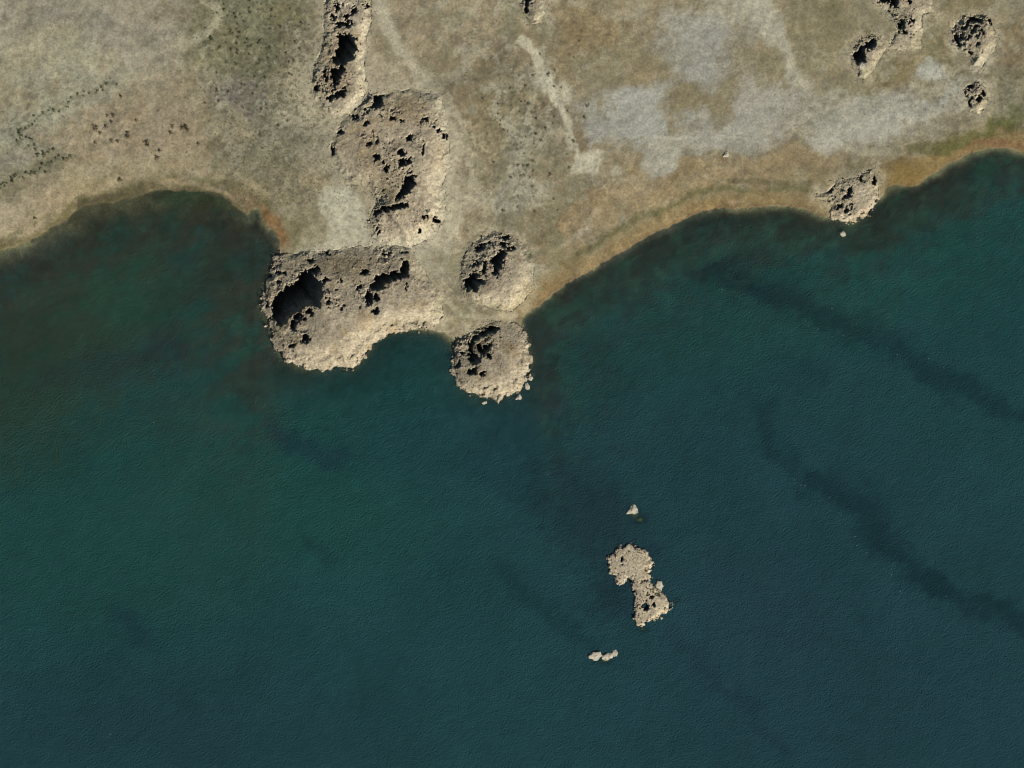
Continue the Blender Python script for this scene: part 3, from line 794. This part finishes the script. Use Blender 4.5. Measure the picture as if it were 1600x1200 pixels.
# ------------------------------------------------------------------ stones
def hull_mesh(name, seed, n=13, flat=.75, mat=M_STONE):
    r = random.Random(seed)
    bm = bmesh.new()
    for _ in range(n):
        v = Vector((r.gauss(0, 1), r.gauss(0, 1), r.gauss(0, 1))).normalized() * r.uniform(.82, 1.1)
        bm.verts.new((v.x * r.uniform(.9, 1.15), v.y, v.z * flat))
    res = bmesh.ops.convex_hull(bm, input=bm.verts)
    junk = [g for g in res['geom_interior'] if isinstance(g, bmesh.types.BMVert)] + [v for v in bm.verts if not v.link_faces]
    bmesh.ops.delete(bm, geom=list(set(junk)), context='VERTS')
    me = bpy.data.meshes.new(name); bm.to_mesh(me); bm.free()
    me.materials.append(mat)
    return me
BOULDERS = [hull_mesh('boulder', 100 + i, 12 + i % 4, .6 + .08 * (i % 5)) for i in range(12)]
def rough_rock(name, seed, mat):
    r = random.Random(seed)
    bm = bmesh.new()
    bmesh.ops.create_icosphere(bm, subdivisions=3, radius=1)
    off = Vector((seed * 1.7, seed * .3, 0))
    ks = [(Vector((r.gauss(0, 1), r.gauss(0, 1), r.gauss(0, 1))).normalized(), r.uniform(.6, .95)) for _ in range(9)]
    lobes = [(Vector((r.gauss(0, 1), r.gauss(0, 1), 0)).normalized(), r.uniform(.2, .5)) for _ in range(3)]
    for v in bm.verts:
        d = v.co.normalized(); q = 1.0
        for ax, am in lobes: q += am * max(0, d.dot(ax)) ** 4
        for ax, cut in ks: q = min(q, cut / max(.05, d.dot(ax)) if d.dot(ax) > 0 else q)
        q *= 1 + .30 * noise.noise(d * 2.2 + off) + .22 * noise.noise(d * 5 + off) + r.uniform(-.07, .07)
        v.co = Vector((d.x * q, d.y * q, d.z * q * .6))
    me = bpy.data.meshes.new(name); bm.to_mesh(me); bm.free(); me.materials.append(mat)
    return me
PALE = [rough_rock('rock', 300 + i, M_PALE) for i in range(6)]

def mesh_arrays(me):
    V = np.empty(len(me.vertices) * 3); me.vertices.foreach_get('co', V)
    me.calc_loop_triangles()
    F = np.empty(len(me.loop_triangles) * 3, np.int32); me.loop_triangles.foreach_get('vertices', F)
    return V.reshape(-1, 3), F.reshape(-1, 3)
B_ARR = [mesh_arrays(m) for m in BOULDERS]

def joined(name, pts, sizes, arrs, mat, rng, squash=1.0, parent=None, smooth=False, **props):
    Vs, Fs, off = [], [], 0
    for (x, y, z), s in zip(pts, sizes):
        V, F = arrs[rng.integers(len(arrs))]
        a = rng.uniform(0, 6.28); c, sn = math.cos(a), math.sin(a)
        k = s * rng.uniform(.8, 1.2, 3)
        v = V * k * np.array([1, 1, squash])
        v = np.stack([v[:, 0] * c - v[:, 1] * sn + x, v[:, 0] * sn + v[:, 1] * c + y, v[:, 2] + z], 1)
        Vs.append(v); Fs.append(F + off); off += len(V)
    me = mesh_np(name, np.concatenate(Vs), np.concatenate(Fs), mat, smooth)
    return link(name, me, parent, **props)

# ------------------------------------------------------------------ rock mounds
SUNPX = (math.sin(SUN_AZ), -math.cos(SUN_AZ))       # towards the sun, in map pixels
TANEL = math.tan(SUN_EL)
STEP = .22

SPECK = dict(ridge=8, broad=24, headland=8, knoll=3, dome=2, shore=8, twin=3, north=9, pitted=8, small=4, cap=2, islet=2)

def build_rock(key, r, idx):
    o = r['outline']
    # small sockets between the big hollows
    hr = np.random.default_rng(700 + idx); hs = list(r['holes'])
    hb = [(sum(q[0] for q in h) / len(h), sum(q[1] for q in h) / len(h)) for h in hs]
    n_ = 0
    while n_ < SPECK[key]:
        c = hb[hr.integers(len(hb))]; e = hr.normal(0, 17, 2) - np.array([5, 5])
        q = (c[0] + e[0], c[1] + e[1])
        if sdist(np.array([q[0]]), np.array([q[1]]), o)[0] < 3: 
            n_ += .2
            continue
        hs.append(ell(q[0], q[1], hr.uniform(1.3, 2.9), hr.uniform(1.3, 3.4), 7)); n_ += 1
    r = dict(r, holes=hs)
    nbig = len(hb)
    xs = [q[0] for q in o]; ys = [q[1] for q in o]
    pad = 8
    nx = int((max(xs) - min(xs) + 2 * pad) * S / STEP) + 1; ny = int((max(ys) - min(ys) + 2 * pad) * S / STEP) + 1
    px = min(xs) - pad + np.arange(nx) * STEP / S; py = min(ys) - pad + np.arange(ny) * STEP / S
    PX, PY = np.meshgrid(px, py)
    sh = PX.shape; PX = PX.ravel(); PY = PY.ravel()
    # blocky outline
    _, _, ra = worley(PX, PY, 7, 400 + idx); _, _, rb = worley(PX, PY, 7, 410 + idx)
    landy = sstep(2, 16, shore_px(PX, PY)); jag = 6 * (1 - landy) + 1.0 * landy
    jx = (ra - .5) * jag + 2.0 * fbm(PX, PY, 8, 3, 420 + idx); jy = (rb - .5) * jag + 2.0 * fbm(PX, PY, 8, 3, 430 + idx)
    s = sdist(PX + jx, PY + jy, o) * S
    s0 = sdist(PX, PY, o) * S
    g = ground_z(PX, PY)
    isl = key in ('islet',)
    base = np.maximum(g, -.35) if not isl else np.full(PX.shape, -.05)
    t = np.clip(s / r['Wd'], 0, 1)
    wet = 1 - landy           # cliffy where it meets the lake, a soft apron on the land side
    prof = r['H'] * (.5 - .5 * np.cos(math.pi * t ** .85)) + min(.9, .3 * r['H']) * wet * (1 - np.exp(-np.clip(s, 0, None) / .6))
    lump = fbm(PX, PY, 55, 3, 440 + idx)
    prof = prof * (1 + .10 * lump)
    # the back of each outcrop (away from the sun) is a long gentle ramp
    S2 = (s0 > 0).reshape(sh); SS0 = np.maximum(s0, 0).reshape(sh)
    iy, ix = np.nonzero(S2)
    qx = ix.astype(float); qy = iy.astype(float); dn = np.zeros(ix.size); alive = np.ones(ix.size, bool)
    for _ in range(700):
        qx[alive] -= SUNPX[0] * .8; qy[alive] -= SUNPX[1] * .8; dn[alive] += .8 * STEP
        a_ = np.clip(np.rint(qx).astype(int), 0, nx - 1); b_ = np.clip(np.rint(qy).astype(int), 0, ny - 1)
        alive &= S2[b_, a_]
        if not alive.any(): break
    DN = np.zeros(sh); DN[iy, ix] = dn
    for _ in range(6):                       # soften the ridges the march leaves
        DN[1:-1, 1:-1] = (DN[1:-1, 1:-1] * 2 + DN[:-2, 1:-1] + DN[2:, 1:-1] + DN[1:-1, :-2] + DN[1:-1, 2:]) / 6
    cap = .3 * r.get('toe', 1) + TANEL * r.get('ramp', .27) * DN.ravel()
    cap = np.maximum(cap, prof * .12)
    cap = cap + .02; prof = np.maximum(prof, 0)
    prof = prof * cap / (prof ** 3 + cap ** 3 + 1e-9) ** (1 / 3) + .12 * (t > 0) * wet      # rounded crest
    # steep little toe at the water, and a skirt that goes below the soil
    z = base + prof
    # rough blocks: strongest near the hollows and on the shaded side, weaker on the smooth sunlit slope
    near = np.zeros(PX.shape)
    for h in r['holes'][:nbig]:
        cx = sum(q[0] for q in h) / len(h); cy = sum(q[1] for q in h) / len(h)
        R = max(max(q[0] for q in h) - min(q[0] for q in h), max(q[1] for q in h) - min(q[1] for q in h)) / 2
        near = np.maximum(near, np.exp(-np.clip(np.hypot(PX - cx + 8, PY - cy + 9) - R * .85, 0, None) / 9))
    nwside = sstep(6, 0, s) * sstep(0, 1, fbm(PX, PY, 30, 3, 450 + idx) + .6)
    rough = np.clip(.02 + .62 * near * (.35 + .65 * sstep(-.4, .5, fbm(PX, PY, 18, 3, 455 + idx))) + .12 * nwside * wet, 0, 1)
    if key in ('broad', 'islet', 'shore', 'pitted'): rough = np.clip(rough + .05, 0, 1)
    _, _, c1 = worley(PX, PY, 7.5, 460 + idx); f1, f2, c2 = worley(PX, PY, 3.8, 470 + idx)
    z = z + (rough * ((c1 - .5) * .8 + (c2 - .5) * .45) + .12 * fbm(PX, PY, 22, 3, 480 + idx) - .15 * rough * (1 - sstep(0, .12, f2 - f1))) * sstep(-.2, 1.2, s) * min(1, r['H'] / 4)
    Z = z.reshape(sh)
    # hollows: a broken wall on the side towards the sun, the floor falling away from it
    _, _, ra = worley(PX, PY, 5, 402 + idx); _, _, rb = worley(PX, PY, 5, 412 + idx)
    jx2 = (ra - .5) * 5.5 + 1.5 * fbm(PX, PY, 6, 3, 490 + idx); jy2 = (rb - .5) * 5.5 + 1.5 * fbm(PX, PY, 6, 3, 495 + idx)
    hollow = np.zeros(PX.shape, bool)
    for hi, h in enumerate(r['holes']):
        hx = [q[0] for q in h]; hy = [q[1] for q in h]
        m = (PX > min(hx) - 8) & (PX < max(hx) + 8) & (PY > min(hy) - 8) & (PY < max(hy) + 8)
        ins = np.zeros(PX.shape, bool)
        ins[m] = inside(PX[m] + jx2[m], PY[m] + jy2[m], h)
        I = ins.reshape(sh); hollow |= ins
        iy, ix = np.nonzero(I)
        if ix.size == 0: continue
        qx = ix.astype(float); qy = iy.astype(float); d = np.zeros(ix.size); alive = np.ones(ix.size, bool); top = Z[iy, ix].copy()
        k = .7
        for _ in range(400):
            qx[alive] += SUNPX[0] * k; qy[alive] += SUNPX[1] * k; d[alive] += k * STEP
            jx_ = np.clip(np.rint(qx).astype(int), 0, nx - 1); jy_ = np.clip(np.rint(qy).astype(int), 0, ny - 1)
            still = I[jy_, jx_] & alive
            done = alive & ~still
            top[done] = Z[jy_[done], jx_[done]]
            alive = still
            if not alive.any(): break
        fl = top - (.35 + d * TANEL * 2.2) - .5 * np.clip(d, 0, 1) if hi < nbig else top - .12 - d * TANEL * 1.15
        zz = np.minimum(Z[iy, ix], fl + .25 * fbm(ix * 1.0, iy * 1.0, 7, 3, 499 + idx))
        gg = base.reshape(sh)[iy, ix]
        Z[iy, ix] = np.maximum(zz, gg - 14)
    z = Z.ravel()
    # skirt: outside the outline the body dives under the soil or the water
    out = s < 0
    z = np.where(out, np.minimum(z, np.maximum(g, -.6) - .15 + 2.2 * s), z)
    z = np.maximum(z, g - 15)
    keepm = (s > -.9).reshape(sh)
    keep = keepm[:-1, :-1] & keepm[1:, :-1] & keepm[:-1, 1:] & keepm[1:, 1:]
    # rock colour: creamy tufa, greyer weathered crust, tan silt
    col = np.tile(lin((170, 158, 135)), (PX.size, 1))
    def mix(w, c):
        nonlocal col
        w = (np.clip(w, 0, 1) + np.zeros(PX.size))[:, None]; col = col * (1 - w) + lin(c) * w
    q = fbm(PX, PY, 40, 4, 510 + idx, .6)
    mix(.8 * sstep(.1, .9, q), (156, 140, 112))
    mix(.7 * sstep(.2, 1.0, -q), (180, 169, 147))
    mix(.5 * sstep(.2, .8, fbm(PX, PY, 14, 4, 515 + idx)), (150, 137, 116))
    mix(.55 * near * sstep(-.2, .7, fbm(PX, PY, 20, 3, 518 + idx)), (138, 124, 104))  # darker in and northwest of the hollows, broken by noise
    mix(.5 * sstep(.3, 1, fbm(PX, PY, 26, 3, 519 + idx)), (151, 135, 102))
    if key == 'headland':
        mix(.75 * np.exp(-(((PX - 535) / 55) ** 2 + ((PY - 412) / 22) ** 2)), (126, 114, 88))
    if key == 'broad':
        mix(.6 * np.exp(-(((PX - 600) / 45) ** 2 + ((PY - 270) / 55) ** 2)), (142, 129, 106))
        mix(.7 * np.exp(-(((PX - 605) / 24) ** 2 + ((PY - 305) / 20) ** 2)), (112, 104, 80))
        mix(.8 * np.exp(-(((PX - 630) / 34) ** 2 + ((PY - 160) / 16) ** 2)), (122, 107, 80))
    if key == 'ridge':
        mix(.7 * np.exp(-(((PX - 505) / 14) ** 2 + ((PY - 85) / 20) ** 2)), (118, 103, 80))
    if key == 'islet':
        mix(.5, (172, 160, 138))
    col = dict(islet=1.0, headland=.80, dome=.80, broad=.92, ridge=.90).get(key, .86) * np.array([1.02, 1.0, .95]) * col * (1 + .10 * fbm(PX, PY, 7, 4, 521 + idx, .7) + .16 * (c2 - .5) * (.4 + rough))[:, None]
    if not isl:                                        # drifted soil laps onto the foot of the rock
        w = (landy * (1 - sstep(.0, 4.6, s0 + 1.6 * fbm(PX, PY, 14, 4, 533 + idx))))[:, None]
        col = col * (1 - w) + soil_colour(PX, PY, shore_px(PX, PY)) / K_ALB * w
    X, Y = W(PX, PY)
    cx = (min(xs) + max(xs)) / 2; cy = (min(ys) + max(ys)) / 2
    ox, oy = W(cx, cy)
    name = 'rock_islet' if isl else 'rock_mound'
    root = bpy.data.objects.new(name, None); COL.objects.link(root)
    root.location = (ox, oy, 0); root.empty_display_size = 2
    root['label'] = LABEL[key]; root['category'] = 'rock islet' if isl else 'rock mound'
    root['group'] = 'tufa rock outcrops of the shore'
    V = np.stack([X - ox, Y - oy, z], 1)
    F = grid_faces(nx, ny, keep)[:, ::-1]
    used = np.unique(F); rem = np.full(len(V), -1); rem[used] = np.arange(len(used))
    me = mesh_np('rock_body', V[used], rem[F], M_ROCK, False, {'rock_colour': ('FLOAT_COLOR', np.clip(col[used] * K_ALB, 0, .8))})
    link('rock_body', me, root)
    # boulders, mostly on the broken ground and along the edge
    rng = np.random.default_rng(600 + idx)
    okh = np.zeros(PX.shape, bool)
    wgt = (rough ** 2 + .5 * wet * np.exp(-np.abs(s - .3) / .6)) * (s > -.5) * (s < 99)
    wgt = wgt * (~hollow)
    wgt /= wgt.sum()
    ids = rng.choice(PX.size, size=int(r['nb'] * .7), replace=False, p=wgt)
    for i in ids:
        sz = float(rng.choice([.24, .3, .38, .46, .6], p=[.28, .28, .22, .15, .07]))
        bo = bpy.data.objects.new('boulder', BOULDERS[rng.integers(len(BOULDERS))])
        bo.location = (X[i] - ox, Y[i] - oy, max(z[i], -.1) + sz * .12)
        bo.rotation_euler = (rng.uniform(-.4, .4), rng.uniform(-.4, .4), rng.uniform(0, 6.28))
        bo.scale = (sz * rng.uniform(.85, 1.2), sz * rng.uniform(.8, 1.1), sz * rng.uniform(.8, 1.3))
        bo.parent = root; COL.objects.link(bo)
    # finer broken stone, also spilling a little way onto the soil
    w2 = (rough + .25 + .3 * np.exp(-np.abs(s0) / 1.2)) * (s0 > -1.5)
    w2 = w2 * (~hollow)
    w2 /= w2.sum()
    n2 = int(r['nb'] * 4)
    ids = rng.choice(PX.size, size=n2, replace=True, p=w2)
    zz = np.where(s[ids] > 0, z[ids], np.maximum(g[ids], -.3))
    pts = np.stack([X[ids] - ox + rng.uniform(-.1, .1, n2), Y[ids] - oy + rng.uniform(-.1, .1, n2), zz + .03], 1)
    joined('rubble', pts, rng.uniform(.10, .22, n2), B_ARR, M_STONE, rng, parent=root, kind='stuff')
    return root

for idx, (k, r) in enumerate(ROCKS.items()):
    build_rock(k, r, idx * 37)

# ------------------------------------------------------------------ single rocks in the water and on the flats
def lone(px, py, rx, ry, h, label, z0=None, k=0):
    x, y = W(px, py)
    o = bpy.data.objects.new('rock', PALE[k % len(PALE)]); COL.objects.link(o)
    o.location = (x, y, z0 if z0 is not None else 0.0)
    o.scale = (rx * S, ry * S, h); o.rotation_euler = (0, 0, .2 * k)
    o['label'] = label; o['category'] = 'rock'; o['group'] = 'single rocks standing clear of the mounds'
    return o
lone(989, 797, 9, 8, .9, 'small pale rock alone in the lake north of the hourglass islet', k=0)
lone(930, 1024, 11, 7, .8, 'largest pale rock of the three in a row southwest of the islet', k=1)
lone(949, 1025, 9, 7, .7, 'middle pale rock of the three in a row southwest of the islet', k=2)
lone(961, 1021, 5, 4.5, .4, 'greenish white end rock, easternmost of the three in a row southwest of the islet', k=3)
lone(1030, 914, 6, 8.5, .7, 'small rock in the water beside the narrow waist of the hourglass islet', k=1)
lone(757, 629, 4, 3, .35, 'small white rock in the water at the southern foot of the round dome', k=2)
lone(811, 621, 5, 4.5, .5, 'white rock in the water off the southeastern foot of the round dome', k=0)
lone(824, 604, 4, 5, .45, 'pale rock awash between two others on the eastern side of the round dome', k=3)
lone(829, 591, 4, 3.5, .4, 'small pale rock awash off the eastern side of the round dome', k=1)
lone(1317, 365, 4, 5.5, .45, 'small white rock in the water just off the ragged shoreline mound', k=2)
zf = float(ground_z(np.array([1135.]), np.array([242.]))[0])
lone(1135, 242, 5, 4.5, .5, 'small white rock on the scrubby edge of the grey clay flat', zf + .1, k=0)
zf = float(ground_z(np.array([1347.]), np.array([104.]))[0])
lone(1346, 104, 5, 5, .9, 'bright white rock at the foot of the mound with the oval black hollow', zf + 1.5, k=3)

# ------------------------------------------------------------------ shrubs
def shrub_mesh(name, seed, mat, leaves=46):
    r = random.Random(seed)
    V, F = [], []
    for _ in range(leaves):
        a = r.uniform(0, 6.28); e = r.uniform(.05, 1.5); q = r.uniform(.55, 1.0)
        lob = 1 + .3 * math.sin(3 * a + seed)
        c = Vector((math.cos(a) * math.cos(e) * q * lob, math.sin(a) * math.cos(e) * q * lob, math.sin(e) * q * .8))
        u = Vector((r.gauss(0, 1), r.gauss(0, 1), r.gauss(0, .6))).normalized() * r.uniform(.16, .3)
        w = u.cross(Vector((r.gauss(0, 1), r.gauss(0, 1), r.gauss(0, 1)))).normalized() * r.uniform(.1, .2)
        k = len(V)
        V += [c - u, c + w, c + u, c - w]; F.append((k, k + 1, k + 2, k + 3))
    for _ in range(5):                                   # woody stems
        a = r.uniform(0, 6.28); t = Vector((math.cos(a) * .5, math.sin(a) * .5, .55))
        k = len(V)
        V += [Vector((-.03, 0, -.1)), Vector((.03, 0, -.1)), t]; F.append((k, k + 1, k + 2))
    me = bpy.data.meshes.new(name); me.from_pydata([tuple(v) for v in V], [], F); me.materials.append(mat)
    return me
SHR = {m: [shrub_mesh('shrub', 20 + i + 10 * m, M_LEAF[m]) for i in range(4)] for m in range(3)}

def shrub(px, py, rpx, kind, label, group):
    x, y = W(px, py)
    z = float(ground_z(np.array([float(px)]), np.array([float(py)]))[0])
    o = bpy.data.objects.new('shrub', random.choice(SHR[kind])); COL.objects.link(o)
    o.location = (x, y, z); s = rpx * S
    o.scale = (s * random.uniform(.85, 1.2), s * random.uniform(.85, 1.2), s * random.uniform(.6, .9))
    o.rotation_euler = (0, 0, random.uniform(0, 6.28))
    o['label'] = label; o['category'] = 'shrub'; o['group'] = group

FLAT = [(150,201,5.5),(157,208,3.5),(166,198,3.5),(178,181,3.5),(168,181,3),(175,191,3),(200,208,4),(200,214,4),(230,223,4.5),(231,227,3.5),(247,247,4.5),(250,236,3.5),(267,208,3.2),(270,198,3.2),(285,200,5),(291,199,5),(293,203,3.5),(175,221,4),(184,221,3.5),(149,223,3),(213,188,3),(187,281,5),(55,341,3.5),(190,151,3),(310,225,3)]
ALONE = {(187, 281): 'solitary shrub just inland of the western bay, by the weedy strand',
         (55, 341): 'tiny dark shrub close to the western shoreline, the one nearest the water',
         (310, 225): 'shrub at the eastern end of the bare tan flat, beside the dark brush patch',
         (190, 151): 'small shrub at the northern tip of the tan flat, beside the winding line'}
for x, y, q in FLAT:
    if (x, y) in ALONE: shrub(x, y, q, 0, ALONE[(x, y)], 'shrubs standing alone on the tan flat')
    elif x < 216: shrub(x, y, q, 0, 'dark shrub in the western cluster on the bare tan flat above the bay', 'western cluster of shrubs on the tan flat')
    elif x < 280: shrub(x, y, q, 0, 'dark shrub in the middle scatter on the bare tan flat above the bay', 'middle scatter of shrubs on the tan flat')
    else: shrub(x, y, q, 0, 'dark brown shrub in the tight eastern clump on the bare tan flat', 'eastern clump of shrubs on the tan flat')
def along(pts, n, jit, q0, q1, kind, label, group):
    L = [math.dist(pts[i], pts[i + 1]) for i in range(len(pts) - 1)]; T = sum(L)
    for k in range(n):
        t = (k + random.random() * .7) / n * T
        i = 0
        while i < len(L) - 1 and t > L[i]: t -= L[i]; i += 1
        f = t / L[i]
        shrub(pts[i][0] + (pts[i + 1][0] - pts[i][0]) * f + random.gauss(0, jit), pts[i][1] + (pts[i + 1][1] - pts[i][1]) * f + random.gauss(0, jit),
              random.uniform(q0, q1), kind, label, group)
along([(30,202),(42,200),(48,192),(56,184),(70,178),(80,170),(94,178),(100,172),(108,162),(114,153),(122,146),(138,150),(145,146),(158,138),(164,130),(182,130)], 30, 2.2, 1.4, 3.2, 1,
      'low green shrub in the upper winding hedge-like line on the pale flat', 'shrubs in the upper winding line')
along([(0,294),(8,284),(26,274),(36,276),(48,270),(60,268),(70,262),(76,258),(84,250)], 26, 2.6, 1.6, 4, 1,
      'green shrub in the lower winding line near the western frame edge', 'shrubs in the lower winding line')
along([(28,205),(32,222),(36,214),(52,226),(56,238),(70,242),(78,240),(90,246),(112,246)], 24, 4, 2.2, 4, 1,
      'green shrub in the loose clump between the two winding lines', 'shrubs between the winding lines')
for _ in range(95):
    px = random.gauss(400, 48); py = abs(random.gauss(70, 65))
    if px > 480 or px < 320: continue
    shrub(px, py, random.uniform(1.6, 3.2), random.choice([0, 1, 1, 2]), 'small shrub among the green scrub west of the long rock ridge', 'shrubs among the green scrub')
for _ in range(70):
    px = random.gauss(830, 40); py = random.gauss(215, 85)
    if py < 60 or py > 345 or px < 745: continue
    shrub(px, py, random.uniform(1.5, 2.9), random.choice([0, 1, 2]), 'small dark shrub on the mottled slope west of the grey clay pans', 'shrubs on the mottled central slope')

# the fine scrub nobody could count
def scrub_field(name, n, sampler, mat, smin, smax, rng):
    arrs = []
    for i in range(5):
        r = random.Random(900 + i); V, F = [], []
        for _ in range(7):
            a = r.uniform(0, 6.28); e = r.uniform(.2, 1.4)
            c = Vector((math.cos(a) * math.cos(e), math.sin(a) * math.cos(e), math.sin(e) * .7)) * r.uniform(.4, .9)
            u = Vector((r.gauss(0, 1), r.gauss(0, 1), r.gauss(0, .5))).normalized() * .5
            w = u.cross(Vector((r.gauss(0, 1), r.gauss(0, 1), 1))).normalized() * .35
            k = len(V); V += [c - u, c + u, c + w]; F.append((k, k + 1, k + 2))
        arrs.append((np.array([tuple(v) for v in V]), np.array(F)))
    px, py = sampler(n)
    sd = shore_px(px, py)
    ok = sd > 6
    for k, rr in ROCKS.items():
        o = rr['outline']
        ok &= ~inside(px, py, o)
    px, py = px[ok], py[ok]
    x, y = W(px, py); z = ground_z(px, py)
    joined(name, np.stack([x, y, z], 1), rng.uniform(smin, smax, len(x)), arrs, mat, rng, squash=.7, kind='stuff')
rg = np.random.default_rng(5)
def g_sampler(n):
    a = n // 2
    px = np.concatenate([rg.normal(400, 60, a), rg.normal(420, 55, n - a)]); py = np.concatenate([rg.uniform(-60, 150, a), rg.uniform(140, 320, n - a)])
    return px, py
scrub_field('undergrowth', 3600, g_sampler, M_LEAF[1], .14, .34, rg)
def d_sampler(n):
    px = rg.uniform(-60, 1660, n); py = rg.uniform(-80, 400, n)
    w = .3 * np.exp(-((px - 80) / 120) ** 2) + .9 * np.exp(-(((px - 830) / 80) ** 2)) + .5 * np.exp(-(((px - 1520) / 120) ** 2)) + .18 * np.exp(-(((px - 1300) / 120) ** 2)) + .5 * np.exp(-(((px - 720) / 70) ** 2))
    m = rg.uniform(0, 1, n) < w
    return px[m], py[m]
scrub_field('dry_scrub', 9000, d_sampler, M_LEAF[2], .13, .32, rg)

# ------------------------------------------------------------------ flecks of foam on the drift lines
fl = []
def drift(pts, n, off):
    for _ in range(n):
        i = random.randrange(len(pts) - 1); f = random.random()
        fl.append((pts[i][0] + (pts[i + 1][0] - pts[i][0]) * f + random.gauss(off[0], 4), pts[i][1] + (pts[i + 1][1] - pts[i][1]) * f + random.gauss(off[1], 4)))
drift([(1240, 735), (1295, 780), (1335, 835), (1390, 890), (1415, 925)], 12, (-4, 6))
drift([(1250, 490), (1340, 520), (1450, 560), (1530, 610)], 9, (-4, 8))
fl += [(1300, 474), (1300, 482), (1259, 497), (1339, 508), (1451, 560), (1296, 777), (1305, 783), (1314, 805), (1336, 838), (1393, 889), (1393, 898), (1530, 929), (1531, 940), (1478, 932), (172, 1147), (171, 1165), (156, 801), (355, 842), (1380, 712), (1128, 452), (1020, 437), (240, 660), (640, 795), (1440, 1160), (1555, 1010)]
for _ in range(60):
    q = (random.uniform(0, 1600), random.uniform(430, 1200))
    fl.append(q)
P = np.array(fl, float)
ok = shore_px(P[:, 0], P[:, 1]) < -25
for r in ROCKS.values(): ok &= ~inside(P[:, 0], P[:, 1], r['outline'])
P = P[ok]
x, y = W(P[:, 0], P[:, 1])
sz = np.concatenate([np.full(46, .15), np.full(400, .085)])[:len(x)] * rg.uniform(.5, 1.1, len(x))
joined('foam', np.stack([x, y, 0 * x + .01], 1), sz, B_ARR, M_FOAM, rg, squash=.15, kind='stuff')
